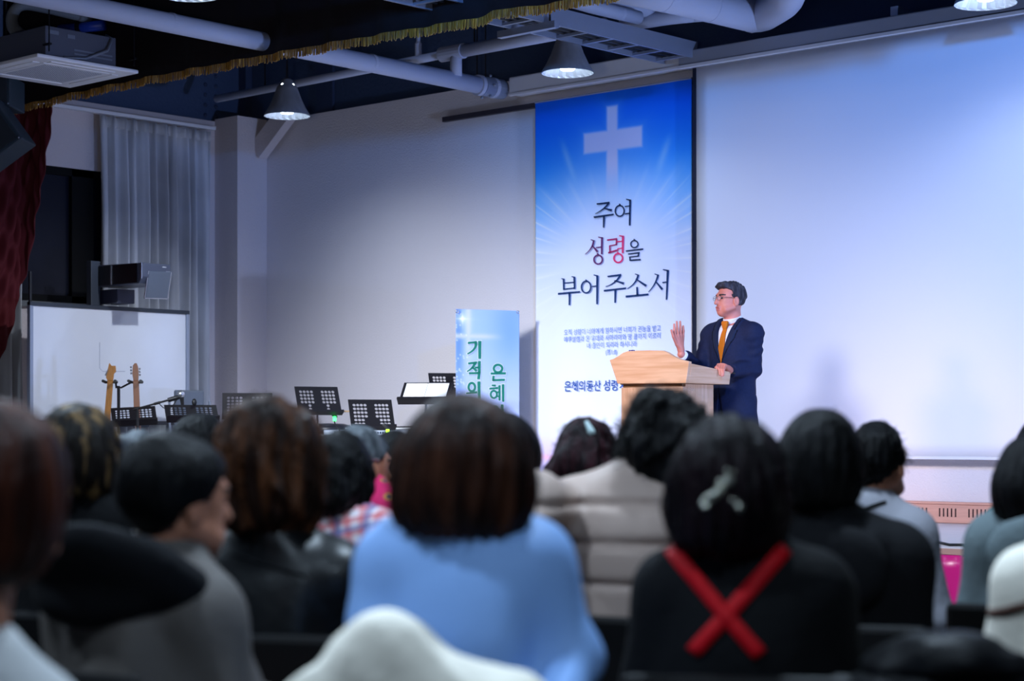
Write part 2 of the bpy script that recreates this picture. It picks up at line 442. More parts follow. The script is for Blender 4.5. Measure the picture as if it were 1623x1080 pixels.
# pendants
M_bell = mat('bell_shade', (150, 152, 158), 0.45, 0.2, var=0.25, vscale=14, stretch=(1, 1, 0.2))
M_bellin = mat('bell_inner', (215, 222, 230), 0.3, 0.4)
M_lamp = mat('lamp_glow', (255, 255, 255), 0.5, emit=(225, 240, 255), estr=9)
pend = []
def pendant(px, py, Z, label):
    c = P(px, py, Z)
    t = thing('pendant_lamp', c, label, 'lamp', 'bell pendant lamps')
    bm = BM(); prof = [(0.2, 0.0), (0.198, 0.012), (0.16, 0.075), (0.125, 0.15), (0.1, 0.22), (0.085, 0.255), (0.062, 0.275), (0.05, 0.31), (0.03, 0.325), (0.0, 0.325)]
    lathe(bm, prof, 40); obj('bell_shade', bm, M_bell, t, smooth=True)
    bm = BM(); prof = [(0.199, -0.002), (0.19, 0.012), (0.15, 0.075), (0.118, 0.15), (0.09, 0.2), (0.0, 0.205)]
    lathe(bm, prof, 40)
    for i, v in enumerate(bm.verts):       # faceted reflector
        k = 1 + (0.03 if (i % 2) else -0.03) * (1 if 0.005 < v.co.z < 0.14 else 0); v.co.x *= k; v.co.y *= k
    obj('reflector', bm, M_bellin, t)
    bm = BM(); lathe(bm, [(0.0, 0.02), (0.05, 0.022), (0.062, 0.04), (0.062, 0.1), (0.04, 0.15), (0.0, 0.16)], 24); obj('bulb', bm, M_lamp, t, smooth=True)
    bm = BM()
    for k in range(4):
        a_ = 2 * pi * k / 4 + YAW + pi / 4 + 0.25; m_ = Matrix.Rotation(a_, 4, 'Z') @ Matrix.Translation((0.073, 0, 0.262)) @ Matrix.Rotation(R(-25), 4, 'Y')
        ball(bm, (0, 0, 0), (0.004, 0.011, 0.017), 5, m_)
    obj('vent_slot', bm, M_lamp, t, label='glowing vent holes in the neck')
    bm = BM(); tube(bm, [(0, 0, 0.32), (0, 0, 5.3 - c.z)], 0.005, 6); tube(bm, [(0.02, 0, 0.3), (0.0, 0, 0.55)], 0.003, 5); tube(bm, [(-0.02, 0, 0.3), (0.0, 0, 0.55)], 0.003, 5)
    obj('cord', bm, M_blackpl, t)
    l = lamp('pendant_bulb_light', 'SPOT', c + Vector((0, 0, 0.0)), 26, (0.72, 0.85, 1.0), c - Vector((0, 0, 2)), 0.06, 150, 0.6)
    pend.append(t)
pendant(455, 184, 16.7, 'bell pendant lamp hanging in front of the corner near the grey curtain')
pendant(899.5, 116, 14.65, 'bell pendant lamp hanging in front of the blue banner top')
pendant(1562, 6, 12.4, 'bell pendant lamp cut by the frame top above the projection screen')
pendant(300, -8, 12.15, 'bell pendant lamp mostly above the frame over the air conditioner pipe')
# lights of the other pendants of the house grid, outside the frame
for i, (x, y) in enumerate(((-6.3, 7.5), (-3.0, 7.5), (-13.0, 4.1), (-9.7, 4.1), (-6.3, 4.1), (-2.8, 4.1), (-6.3, 0.8), (-3.0, 0.8), (0.3, 0.8))):
    lamp('house_pendant_light', 'SPOT', (x, y, 3.98), (270 if y < 2 else 480) if y < 5 else 50, (0.62, 0.80, 1.0), (x, y, 0), 0.1, 150, 0.6)

# long lagged pipe through the valance
def pipe(name, pts, r, m, label, joints=(), n=20):
    c = Vector(pts[len(pts) // 2]); t = thing(name, c, label, 'pipe')
    obj('pipe_run', tube(BM(), [Vector(p) - c for p in pts], r, n), m, t, smooth=True)
    for a_, b_, rr in joints: obj('joint_band', tube(BM(), [Vector(a_) - c, Vector(b_) - c], rr, n), m, t, smooth=False)
    return t
Xp, Zp = -11.3, 4.22
t = pipe('ceiling_pipe', [(Xp, 4.5, Zp + 0.02), (Xp, 8, Zp), (Xp, 11.95, Zp - 0.02)], 0.072, M_pipe, 'long grey lagged pipe running from above the air conditioner to the banner top',
     [((Xp, 10.6, Zp - 0.01), (Xp, 10.63, Zp - 0.01), 0.074), ((Xp, 8.6, Zp), (Xp, 8.63, Zp), 0.074), ((Xp, 11.85, Zp - 0.02), (Xp, 11.89, Zp - 0.02), 0.088), ((Xp, 12.02, Zp - 0.02), (Xp, 12.06, Zp - 0.02), 0.088)])
c0 = Vector(t.location)
obj('end_cap', tube(BM(), [Vector((Xp, 11.9, Zp - 0.02)) - c0, Vector((Xp, 12.16, Zp - 0.02)) - c0], 0.085, 20), M_alu, t)
bm = BM()
for k in range(6):
    a_ = k * pi / 3; ball(bm, Vector((Xp + 0.1 * cos(a_), 11.96, Zp - 0.02 + 0.1 * sin(a_))) - c0, 0.014, 4)
obj('coupling_bolt', bm, M_grey, t)
bm = BM(); tube(bm, [Vector((Xp - 0.05, 11.9, Zp)) - c0, Vector((Xp - 0.05, 11.9, 5.3)) - c0], 0.007, 6); tube(bm, [Vector((Xp + 0.05, 11.9, Zp)) - c0, Vector((Xp + 0.05, 11.9, 5.3)) - c0], 0.007, 6)
obj('hanger_rod', bm, M_black, t)
# cross pipe with tees
q0 = onY(343, 157, 11.55); q1 = onY(716, 84, 11.55); q2 = onY(900, 50, 11.55)
t = thing('sprinkler_pipe', q1, 'thin grey pipe crossing behind the lagged pipe with branch tees', 'pipe')
obj('pipe_run', tube(BM(), [q0 - q1, Vector((0, 0, 0))], 0.036, 16), M_pipe, t, smooth=True)
obj('pipe_run', tube(BM(), [Vector((0, 0, 0)), (q2 - q1) * 1.3], 0.054, 16), M_pipe, t, smooth=True)
d_ = (q2 - q1).normalized()
obj('coupling', tube(BM(), [d_ * -0.12, d_ * 0.14], 0.064, 16), M_pipe, t)
obj('branch_tee', tube(BM(), [d_ * 0.05, d_ * 0.05 + Vector((0, 0, -0.2))], 0.05, 16), M_pipe, t, smooth=True)
s0 = onY(663, 90, 11.55) - q1
obj('branch_tee', tube(BM(), [s0, s0 + Vector((0, 0, 0.11)), s0 + Vector((0, 0, 0.13)), s0 + Vector((0, 0, 0.2))], [0.03, 0.03, 0.018, 0.018], 12), M_pipe, t)
bm = BM()
for px in (420, 752, 815): 
    h_ = onY(px, 100, 11.55) - q1; tube(bm, [(h_.x, h_.y, -0.02), (h_.x, h_.y, 5.3 - q1.z)], 0.008, 6)
obj('hanger_rod', bm, M_black, t)

# cable tray
ct = thing('cable_tray', (-9.2, 10.5, 4.2), 'grey ladder cable tray running to the top corner of the projection screen', 'cable tray')
for xx, hh, n_ in ((-0.3, 0.05, 'side_rail'), (0.02, 0.11, 'side_rail')):
    obj(n_, box(BM(), (xx, -3.4, -0.02), (xx + 0.02, 1.62, hh)), M_alu, ct)
bm = BM(); y = -3.3
while y < 1.6: box(bm, (-0.29, y, -0.015), (0.02, y + 0.03, 0.005)); y += 0.3
obj('rung', bm, M_alu, ct)
for y in (-0.2,):
    obj('support_channel', box(BM(), (-0.42, y, -0.07), (0.14, y + 0.05, -0.02)), M_alu, ct)
bm = BM()
for y in (-0.18, -2.6): tube(bm, [(0.08, y, -0.05), (0.08, y, 1.1)], 0.007, 6); tube(bm, [(-0.36, y, -0.05), (-0.36, y, 1.1)], 0.007, 6)
obj('hanger_rod', bm, M_black, ct)
bm = BM()
for k in range(3): tube(bm, [(-0.22 + k * 0.07, -3.3, 0.015), (-0.2 + k * 0.07, -1, 0.015), (-0.22 + k * 0.07, 1.6, 0.015)], 0.014, 6)
obj('cable_run', bm, M_blackpl, ct)

# lagged ducts at the top right
def PZ(px, py, z):
    return P(px, py, (z - CAMZ) * F / (HOR - py))
def duct(pts, r, label, bands=()):
    pts = [PZ(q[0], q[1], 4.42 if len(q) == 2 else q[2]) for q in pts]
    c = pts[0]; t = thing('lagged_duct', c, label, 'duct', 'lagged ducts')
    sm = []
    for i, p in enumerate(pts):
        if 0 < i < len(pts) - 1:
            a_, b_ = pts[i - 1], pts[i + 1]; da = (a_ - p).normalized() * min(r * 1.3, (a_ - p).length / 2); db = (b_ - p).normalized() * min(r * 1.3, (b_ - p).length / 2)
            for k in range(6):
                s = k / 5; sm.append((p + da) * (1 - s) ** 2 + p * 2 * s * (1 - s) + (p + db) * s ** 2)
        else: sm.append(p)
    obj('duct_run', tube(BM(), [p - c for p in sm], r, 22), M_pipe, t, smooth=True)
    for a_, b_ in bands:
        i = a_; d = (pts[i + 1] - pts[i]); p = pts[i] + d * b_; d.normalize()
        obj('wrap_band', tube(BM(), [p - c - d * 0.012, p - c + d * 0.012], r * 1.02, 22), M_pipe, t)
    obj('hanger_rod', tube(BM(), [Vector((0, 0, 0.02)) + (pts[1] - c) * 0.5, Vector((0, 0, 5.3 - c.z)) + (pts[1] - c) * 0.5 * Vector((1, 1, 0)) if False else ((pts[1] - c) * 0.5 + Vector((0, 0, 0.88)))], 0.006, 6), M_black, t)
    return t
duct([(960, -28), (1090, 0), (1204, 28), (1246, 2), (1262, -40)], 0.125, 'thick lagged duct with elbow above the projection screen', ((1, 0.3), (1, 0.9), (0, 0.7)))
duct([(900, -16, 4.55), (985, 3, 4.55), (1062, 22, 4.55), (1112, 18, 4.52)], 0.08, 'middle lagged duct bending behind the thick one', ((1, 0.5), (0, 0.6)))
duct([(860, -12), (940, 11), (1012, 28)], 0.052, 'thinnest lagged duct next to the cable tray', ((1, 0.6),))
duct([(985, 40, 4.44), (1060, 28, 4.46), (1100, 24, 4.47)], 0.055, 'short lagged duct lying across under the ducts beside the cable tray')

# AC cassette
M_ac = mat('ac_white', (240, 241, 245), 0.5)
M_acg = mat('ac_grey_body', (92, 96, 110), 0.5, 0.2)
c1 = P(220, 115, 0.0)
zP = 4.13
pr = PZ(220, 115, zP)
ac = thing('air_conditioner', (pr.x - 0.475, pr.y - 0.475, zP), 'white ceiling cassette air conditioner with grille and exposed grey casing', 'air conditioner')
bm = BM(); box(bm, (-0.475, -0.475, -0.01), (0.475, 0.475, 0.02)); obj('panel', bm, M_ac, ac, bevel=0.01)
bm = BM()
for a_ in (0, 1):
    for s in (-1, 1):
        if a_: box(bm, (-0.3, s * 0.37 - 0.03, -0.016), (0.3, s * 0.37 + 0.03, -0.009))
        else: box(bm, (s * 0.37 - 0.03, -0.3, -0.016), (s * 0.37 + 0.03, 0.3, -0.009))
obj('air_flap', bm, M_ac, ac, bevel=0.006)
bm = BM(); box(bm, (-0.31, -0.31, -0.014), (0.31, 0.31, -0.009)); obj('intake_frame', bm, M_ac, ac, bevel=0.004)
bm = BM()
for i in range(22):
    for j in range(22): box(bm, (-0.27 + i * 0.0249, -0.27 + j * 0.0249, -0.0165), (-0.27 + i * 0.0249 + 0.012, -0.27 + j * 0.0249 + 0.012, -0.0135))
g = obj('grille_mesh', bm, mat('ac_grille', (150, 154, 166), 0.6), ac)
bm = BM(); box(bm, (-0.41, -0.36, 0.02), (0.41, 0.30, 0.26)); obj('casing', bm, M_acg, ac, bevel=0.006)
bm = BM()
for z in (0.07, 0.1): box(bm, (0.41, -0.1, z), (0.416, 0.26, z + 0.012))
box(bm, (0.41, -0.34, 0.2), (0.414, -0.24, 0.23)); box(bm, (0.41, -0.16, 0.19), (0.414, -0.09, 0.22))
obj('casing_rib', bm, M_grey, ac)
bm = BM()
for x, y in ((0.46, 0.44), (0.46, -0.36), (-0.46, 0.44), (-0.46, -0.44)): tube(bm, [(x, y, 0.05), (x, y, 1.17)], 0.006, 6); box(bm, (x - 0.07, y - 0.012, 0.1), (x + 0.02, y + 0.012, 0.115))
obj('hanger_rod', bm, M_black, ac)
bm = BM(); tube(bm, [(0.36, 0.24, 0.28), (0.43, 0.25, 0.24), (0.435, 0.2, 0.14), (0.425, 0.0, 0.05), (0.42, -0.2, 0.03)], 0.012, 8); obj('drain_hose', bm, M_grey, ac, smooth=True)
# lagged refrigerant hose
hz = [PZ(64, 67, 4.42), PZ(42, 62, 4.46), PZ(22, 45, 4.52), PZ(20, 24, 4.6), PZ(34, 9, 4.66), PZ(70, 13, 4.68), PZ(150, 32, 4.68)]
t = thing('refrigerant_hose', hz[0], 'thick grey lagged hose curving out of the air conditioner', 'hose')
sm = []
for i in range(len(hz) - 1):
    p0, p1, p2, p3 = hz[max(i - 1, 0)], hz[i], hz[i + 1], hz[min(i + 2, len(hz) - 1)]
    for k in range(6):
        s = k / 6; sm.append(0.5 * ((2 * p1) + (p2 - p0) * s + (2 * p0 - 5 * p1 + 4 * p2 - p3) * s * s + (3 * p1 - p0 - 3 * p2 + p3) * s ** 3) - hz[0])
n_ = len(sm); obj('lagging', tube(BM(), sm, [0.062 - 0.022 * min(1, i / n_ * 1.4) for i in range(n_)], 14), mat('hose_grey', (120, 124, 128), 0.7, bump=0.3, bscale=40), t, smooth=True)
# blue drain pipe and the second casing behind
q0, q1 = PZ(95, 47, 4.6), PZ(165, 40, 4.6)
t = thing('drain_pipe', q0, 'short blue plastic drain pipe above the air conditioner', 'pipe')
obj('pipe_run', tube(BM(), [(0, 0, 0), q1 - q0], 0.042, 14), mat('blue_pvc', (30, 60, 150), 0.4), t, smooth=True)
obj('clamp_band', tube(BM(), [(q1 - q0) * 0.4, (q1 - q0) * 0.5], 0.048, 14), M_blackpl, t)

# hanging loudspeakers at the left edge
M_spk = mat('speaker_teal_black', (28, 46, 58), 0.6, bump=0.15, bscale=120)
def hang_box(c, size, rx, rz, label, rod=9):
    t = thing('loudspeaker', c, label, 'loudspeaker', 'hanging loudspeakers', rz)
    m_ = Matrix.Rotation(rx, 4, 'Y'); sx, sy, sz = [v / 2 for v in size]
    bm = BM(); box(bm, (-sx, -sy, -sz), (sx, sy, sz), m_); obj('cabinet', bm, M_spk, t, bevel=0.012)
    bm = BM(); box(bm, (-sx + 0.03, -sy - 0.012, -sz + 0.03), (sx - 0.03, -sy, sz - 0.03), m_); obj('grille', bm, mat('speaker_grille', (20, 30, 38), 0.7, bump=0.5, bscale=300), t)
    bm = BM(); 
    for s in (-1, 1):
        a_ = m_ @ Vector((s * sx * 0.7, 0, sz)); tube(bm, [a_, a_ + Vector((0, 0, min(rod, 5.3 - c.z - a_.z)))], 0.01, 6)
    obj('hanging_bracket', bm, M_black, t)
    bm = BM()
    for i in (-1, 1):
        for k in (-1, 1): ball(bm, m_ @ Vector((i * (sx - 0.02), -sy - 0.003, k * (sz - 0.02))), 0.008, 4)
    obj('corner_screw', bm, M_grey, t)
sp = P(-34, 232, 15.6)
hang_box(sp, (0.72, 0.4, 0.44), R(-36), R(40), 'dark tilted loudspeaker hanging in front of the crimson drape', 0.05)
sp = P(-34, 150, 15.9)
hang_box(sp, (0.66, 0.4, 0.26), R(0), R(40), 'dark upright loudspeaker hanging below the air conditioner panel')

# ================================================================== BACK WALL FITTINGS
# projection screen with its case
M_screen = mat('matte_screen', (236, 236, 240), 0.85)
yS = YW - 0.14
sl_ = onY(1098, 116, yS); xs0 = sl_.x; xs1 = -2.2; zt = onY(1200, 92, yS).z; zb = onY(1500, 724, yS).z
scn = thing('projection_screen', ((xs0 + xs1) / 2, yS, zt), 'huge white projection screen pulled down from a case on the back wall', 'screen')
cx_ = (xs0 + xs1) / 2
def scf(u, v):
    x = xs0 + 0.035 + u * (xs1 - xs0 - 0.07); return (x - cx_, 0.006 * sin(u * 9 + 1) * v, -v * (zt - zb))
grid_mesh('screen_cloth', 60, 30, scf, M_screen, scn, thick=0.002)
bm = BM()
for x in (xs0, xs1 - 0.035): box(bm, (x - cx_, -0.003, -(zt - zb)), (x - cx_ + 0.035, 0.003, 0.04))
obj('black_border', bm, mat('border_black', (12, 20, 44), 0.7), scn)
bm = BM(); box(bm, (xs0 - cx_, -0.012, -(zt - zb) - 0.022), (xs1 - cx_, 0.012, -(zt - zb))); obj('bottom_bar', bm, M_white, scn, bevel=0.004)
xc0 = onY(1081, 100, yS - 0.05).x
bm = BM(); box(bm, (xc0 - cx_, -0.1, 0.0), (xs1 + 0.1 - cx_, 0.11, 0.125)); obj('screen_case', bm, mat('case_grey', (150, 154, 164), 0.5), scn, bevel=0.01)
bm = BM(); box(bm, (xc0 - cx_, -0.108, -0.012), (xs1 + 0.1 - cx_, -0.075, 0.014)); obj('case_lip', bm, M_white, scn, bevel=0.003)
bm = BM(); hb = onY(1424, 25, yS); box(bm, (hb.x - cx_ - 0.03, -0.06, 0.12), (hb.x - cx_ + 0.03, 0.1, 0.2)); obj('mounting_bracket', bm, M_alu, scn)
# roll case above the banner
a_ = onY(815, 152, YW - 0.1); b_ = onY(1092, 108, YW - 0.1)
rc = thing('roll_screen_case', ((a_.x + b_.x) / 2, YW - 0.1, a_.z), 'long pale roller case mounted on the wall above the blue banner', 'screen case')
hw = (b_.x - a_.x) / 2
bm = BM(); box(bm, (-hw, -0.07, 0.0), (hw, 0.1, 0.15)); obj('casing', bm, M_white, rc, bevel=0.012)
bm = BM(); box(bm, (-hw, -0.078, -0.012), (hw, -0.04, 0.01)); obj('casing_lip', bm, M_white, rc, bevel=0.003)
# dark rail on the wall
a_ = onY(703, 190, YW - 0.03); b_ = onY(848, 166, YW - 0.03); e_ = a_ + (b_ - a_) * 2.6
rl = thing('hanging_rail', a_, 'thin dark metal rail on the back wall running behind the blue banner', 'rail')
obj('rail_bar', box(BM(), (0, -0.02, -0.022), (e_.x - a_.x, 0.02, 0.022)), mat('dark_rail', (52, 48, 58), 0.5), rl, bevel=0.003)
obj('wall_bracket', box(BM(), (0.06, 0.0, -0.015), (0.1, 0.03, 0.015)), M_black, rl)

# ---------------------------------------------------------------- blue banner, printed artwork
yB = YW - 0.07
bl = onY(848.5, 163, yB); br = onY(1097, 121.5, yB); bb = onY(860, 768, yB)
BX0, BX1, BZ1, BZ0 = bl.x, br.x, bl.z, bb.z
BW, BH = BX1 - BX0, BZ1 - BZ0
def buv(px, py):
    p = onY(px, py, yB); return ((p.x - BX0), (BZ1 - p.z))
CXm, CYm = buv(970, 226); RXm, RYm = buv(968, 415); LX0, _ = buv(925, 235); LX1, _ = buv(1018, 220); _, CT = buv(969, 168); _, CB = buv(970, 318)
def sst(a, b, x): t = np.clip((x - a) / (b - a), 0, 1); return t * t * (3 - 2 * t)
def lerp(a, b, t): return a + (b - a) * t[:, None]
def banner_col(U, V):
    x = U * BW; y = V * BH
    c = lerp(np.array([[0, 104, 240.]]), np.array([[18, 140, 246.]]), sst(0.0, 0.20 * BH, y))
    c = lerp(c, np.array([[96, 180, 250.]]), sst(0.16 * BH, 0.28 * BH, y))
    c = lerp(c, np.array([[205, 222, 252.]]), sst(0.25 * BH, 0.42 * BH, y))
    c = lerp(c, np.array([[240, 243, 255.]]), sst(0.36 * BH, 0.55 * BH, y))
    dx = x - RXm; dy = y - RYm; r = np.hypot(dx / 0.95, dy / 1.0); a = np.arctan2(dy, dx)
    st = np.sin(a * 23 + 1) * 0.5 + np.sin(a * 41 + 2) * 0.35 + np.sin(a * 67) * 0.25
    glow = np.exp(-(r / 0.85) ** 2.2)
    c = lerp(c, np.array([[232, 236, 255.]]), np.clip(glow * 1.05, 0, 1))
    ray = np.clip(st, 0, 1) * sst(0.35, 0.8, r) * (1 - sst(0.95, 1.7, r)) * sst(-0.9, -0.2, dy * 1.0)
    c = lerp(c, np.array([[238, 242, 255.]]), np.clip(ray * 0.55, 0, 1))
    sharp = np.clip(np.sin(a * 46 + 0.5) * 6 - 5.2, 0, 1) * sst(0.55, 0.9, r) * sst(-0.75, -0.3, dy) * (1 - sst(0.2, 0.7, dy))
    c = lerp(c, np.array([[244, 247, 255.]]), sharp * 0.8)
    # two slanting light streaks beside the cross
    for (p0, p1, wd) in ((buv(888, 218), buv(912, 290), 0.032), (buv(1064, 210), buv(1042, 275), 0.036)):
        d = np.array(p1) - np.array(p0); L_ = np.hypot(*d); tt = ((x - p0[0]) * d[0] + (y - p0[1]) * d[1]) / L_ / L_
        dist = np.abs((x - p0[0]) * d[1] - (y - p0[1]) * d[0]) / L_
        c = lerp(c, np.array([[150, 205, 250.]]), np.exp(-(dist / wd) ** 2) * sst(-0.1, 0.5, tt) * (1 - sst(0.7, 1.25, tt)) * 0.7)
    hw_, hv_ = 0.072, 0.105
    dv = np.maximum(np.abs(x - CXm) - 0.058 - 0.01 * sst(0.3, 1.0, y), np.maximum(CT - y, y - CB - 0.1))
    dh = np.maximum(np.abs(y - CYm + 0.02) - 0.085, np.abs(x - (LX0 + LX1) / 2) - (LX1 - LX0) / 2)
    fade = 1 - sst(CB - 0.35, CB + 0.05, y)
    d = np.minimum(np.where(fade > 0, dv, 1), dh)
    halo = np.exp(-np.clip(d, 0, 9) / 0.045) * (0.55 * fade)
    c = lerp(c, np.array([[120, 190, 255.]]), halo * 0.8)
    cr = (1 - sst(-0.016, 0.016, d)) * np.where(dh < dv, 1, fade)
    c = lerp(c, np.array([[226, 222, 246.]]), cr)
    # sunset at the foot
    c = lerp(c, np.array([[226, 200, 250.]]), sst(0.84 * BH, 0.93 * BH, y) * 0.8)
    pk = np.exp(-((y - 0.925 * BH - 0.02 * np.sin(x * 6)) / 0.025) ** 2) * (0.6 + 0.4 * np.sin(x * 4 + 1))
    c = lerp(c, np.array([[250, 190, 220.]]), np.clip(pk, 0, 1) * 0.8)
    c = lerp(c, np.array([[70, 96, 226.]]), sst(0.945 * BH, 0.985 * BH, y))
    return c
bn = thing('wall_banner', (BX0, yB, BZ0), 'tall blue sky banner with a glowing cross and Korean lettering on the back wall', 'banner')
grid_mesh('printed_cloth', 200, 420, lambda u, v: (u * BW, 0.006 * sin(u * 17 + v * 3) * v + 0.004 * sin(u * 5), BH * (1 - v)), print_mat('banner_print', 0.7), bn, thick=0.002, color=banner_col)
M_ink = mat('ink_navy', (20, 44, 78), 0.7, spec=0.2); M_inkb = mat('ink_blue', (40, 84, 160), 0.7, spec=0.2); M_inkl = mat('ink_light_blue', (112, 140, 206), 0.7, spec=0.2)
M_inkp = mat('ink_purple', (104, 44, 100), 0.7, spec=0.2); M_inkr = mat('ink_magenta', (176, 36, 96), 0.7, spec=0.2); M_inkrr = mat('ink_pink', (232, 56, 110), 0.7, spec=0.2)

def strokes(bm, sts, mp, wscale, off, extra=0.0, mi=0):
    """sts: list of (points, w0, w1); mp maps stroke coordinates to the 3-D plane; wscale metres per stroke unit"""
    def add(poly):
        try: bm.faces.new([bm.verts.new(q) for q in poly]).material_index = mi
        except ValueError: pass
    for s in sts:
        if s[0] == 'O':
            _, c, rx, ry, w = s; n = 28; w = w + 2 * extra
            for k in range(n):
                a0, a1 = 2 * pi * k / n, 2 * pi * (k + 1) / n
                add([mp(c[0] + (rx + e * w / 2) * cos(a_), c[1] + (ry + e * w / 2) * sin(a_)) for a_, e in ((a0, -1), (a0, 1), (a1, 1), (a1, -1))])
            continue
        pts, w0, w1 = s; w0 += 2 * extra; w1 += 2 * extra
        pts = [Vector((x, y)) for x, y in pts]
        if len(pts) == 3:
            a_, b_, c_ = pts; ctl = b_ * 2 - (a_ + c_) / 2
            pts = [a_ * (1 - t_) ** 2 + ctl * 2 * t_ * (1 - t_) + c_ * t_ * t_ for t_ in [k / 8 for k in range(9)]]
        if extra:
            d0 = (pts[1] - pts[0]).normalized(); d1 = (pts[-1] - pts[-2]).normalized(); pts = [pts[0] - d0 * extra] + pts[1:-1] + [pts[-1] + d1 * extra] if len(pts) > 2 else [pts[0] - d0 * extra, pts[1] + d1 * extra]
        n = len(pts); L = []; Rr = []
        for i, p in enumerate(pts):
            d = (pts[min(i + 1, n - 1)] - pts[max(i - 1, 0)]).normalized(); nn = Vector((-d.y, d.x)); w = (w0 + (w1 - w0) * i / (n - 1)) / 2
            L.append(p + nn * w); Rr.append(p - nn * w)
        for i in range(n - 1): add([mp(*L[i]), mp(*L[i + 1]), mp(*Rr[i + 1]), mp(*Rr[i])])
Bmap = lambda off: (lambda X, Y: onY(840 + X / 5.4, 300 + Y / 5.4, yB - off) - Vector((BX0, yB, BZ0)))
navy = [
 ([(572,127),(680,116)],11,15),([(674,118),(628,168),(560,210)],15,4),([(630,163),(700,181)],7,18),([(547,240),(716,216)],14,12),([(633,230),(630,328)],16,10),
 ('O',(768,186),38,46,10),([(764,126),(776,141)],9,9),([(824,86),(860,96)],6,12),([(857,90),(853,310)],15,12),([(812,149),(854,143)],7,7),([(812,212),(854,206)],9,9),
 ('O',(893,470),31,30,9),([(889,427),(901,442)],8,8),([(820,530),(968,513)],10,12),([(840,556),(938,544)],8,11),([(930,546),(926,578)],11,10),([(848,582),(930,573)],8,8),([(854,582),(857,612)],10,10),([(857,610),(946,603)],11,11)]
title3 = [
 ([(268,765),(292,772)],5,11),([(287,768),(289,862)],14,12),([(356,748),(385,756)],5,11),([(379,752),(381,854)],15,12),([(290,804),(378,797)],8,8),([(290,857),(380,846)],9,9),
 ([(240,896),(427,879)],14,12),([(338,888),(337,993)],16,11),
 ('O',(480,838),40,50,11),([(476,775),(490,790)],9,9),([(530,833),(572,829)],8,8),([(545,734),(580,744)],6,12),([(576,738),(573,984)],17,12),
 ([(664,748),(780,734)],11,16),([(774,736),(722,798),(648,834)],15,4),([(722,782),(803,808)],7,19),([(632,870),(822,848)],14,13),([(731,858),(728,972)],17,11),
 ([(900,726),(932,738)],5,10),([(926,734),(896,800),(834,852)],15,4),([(905,768),(994,828)],7,19),([(916,838),(918,908)],14,14),([(820,920),(1013,901)],16,14),
 ([(1066,726),(1102,738)],5,10),([(1096,734),(1066,812),(1014,880)],15,4),([(1074,788),(1132,858)],7,19),([(1134,800),(1172,795)],9,9),([(1138,688),(1184,698)],6,12),([(1180,692),(1168,946)],18,11)]
purple = [([(520,432),(552,444)],5,10),([(546,440),(522,505),(472,557)],14,4),([(534,484),(578,536)],7,17),([(566,500),(614,495)],8,8),([(584,410),(624,418)],6,11),([(616,414),(613,556)],15,12),('O',(583,603),36,38,11),([(574,548),(588,564)],9,9)]
mag = [([(660,436),(745,425)],10,12),([(741,427),(738,478)],11,10),([(678,486),(744,473)],8,8),([(682,486),(684,545)],10,10),([(670,545),(754,520)],12,12)]
pink = [([(764,398),(803,406)],6,12),([(796,402),(793,546)],17,13),([(746,450),(792,445)],8,8),([(748,511),(792,504)],8,8),('O',(755,590),37,38,12),([(746,536),(760,552)],9,9)]
for nm, sts, m_ in (('title_lettering', navy, M_ink), ('title_lettering', title3, mat('ink_navy_blue', (24, 54, 100), 0.7, spec=0.2)), ('title_lettering', purple, M_inkp), ('title_lettering', mag, M_inkr), ('title_lettering', pink, M_inkrr)):
    bm = BM(); strokes(bm, sts, Bmap(0.016), 1, 0, extra=1.0); obj(nm, bm, m_, bn)
def text(name, s, size, loc, m, parent, align='CENTER', rot=(pi / 2, 0, 0), sx=1.0, off=0.0):
    cu = bpy.data.curves.new(name, 'FONT'); cu.body = s; cu.size = size; cu.align_x = align; cu.offset = off; cu.extrude = 0.0004
    o = bpy.data.objects.new(name, cu); COL.objects.link(o); o.location = loc; o.rotation_euler = rot; o.scale = (sx, 1, 1)
    cu.materials.append(m); o.parent = parent; return o
def to_mesh(o):
    dg = bpy.context.evaluated_depsgraph_get(); me = bpy.data.meshes.new_from_object(o.evaluated_get(dg)); nm, par = o.name, o.parent; mw = (o.location.copy(), o.rotation_euler.copy(), o.scale.copy())
    cu = o.data; bpy.data.objects.remove(o); bpy.data.curves.remove(cu); n = bpy.data.objects.new(nm, me); COL.objects.link(n); n.parent = par; n.location, n.rotation_euler, n.scale = mw
    return n
def bline(s, pxl, pyl, pxr, pyr, size_px, m, nm='verse_lettering', align='CENTER', off=0.0):
    a_ = onY(pxl, pyl, yB - 0.016); b_ = onY(pxr, pyr, yB - 0.016); base = Vector((BX0, yB, BZ0))
    c_ = (a_ + b_) / 2 - base; o = text(nm, s, 0.1, (c_.x, c_.y, c_.z), m, bn, off=off)
    bpy.context.view_layer.update()
    o.scale = ((b_.x - a_.x) / max(o.dimensions.x, 1e-3), size_px * 0.00515 / 0.1, 1)
    bpy.context.view_layer.update(); return to_mesh(o)
bline('오직 성령이 너희에게 임하시면 너희가 권능을 받고', 894, 531, 1047, 524, 10.5, M_inkl)
bline('예루살렘과 온 유대와 사마리아와 땅 끝까지 이르러', 894, 542, 1047, 536, 10.5, M_inkl)
bline('내 증인이 되리라 하시니라', 930, 552, 1009, 549, 10.5, M_inkl)
bline('(행1:8)', 960, 562, 978, 561.5, 10, M_inkl)
bline('은혜의동산 성령ㅅ', 895, 620, 991, 617, 19, M_inkb, 'name_lettering', off=0.0008)
bm = BM(); tube(bm, [(0, -0.004, BH), (BW, -0.004, BH)], 0.008, 8); obj('hanging_rod', bm, M_alu, bn)
bm = BM(); tube(bm, [(0, -0.002, 0.0), (BW, -0.002, 0.0)], 0.012, 8); obj('bottom_weight_bar', bm, M_white, bn)
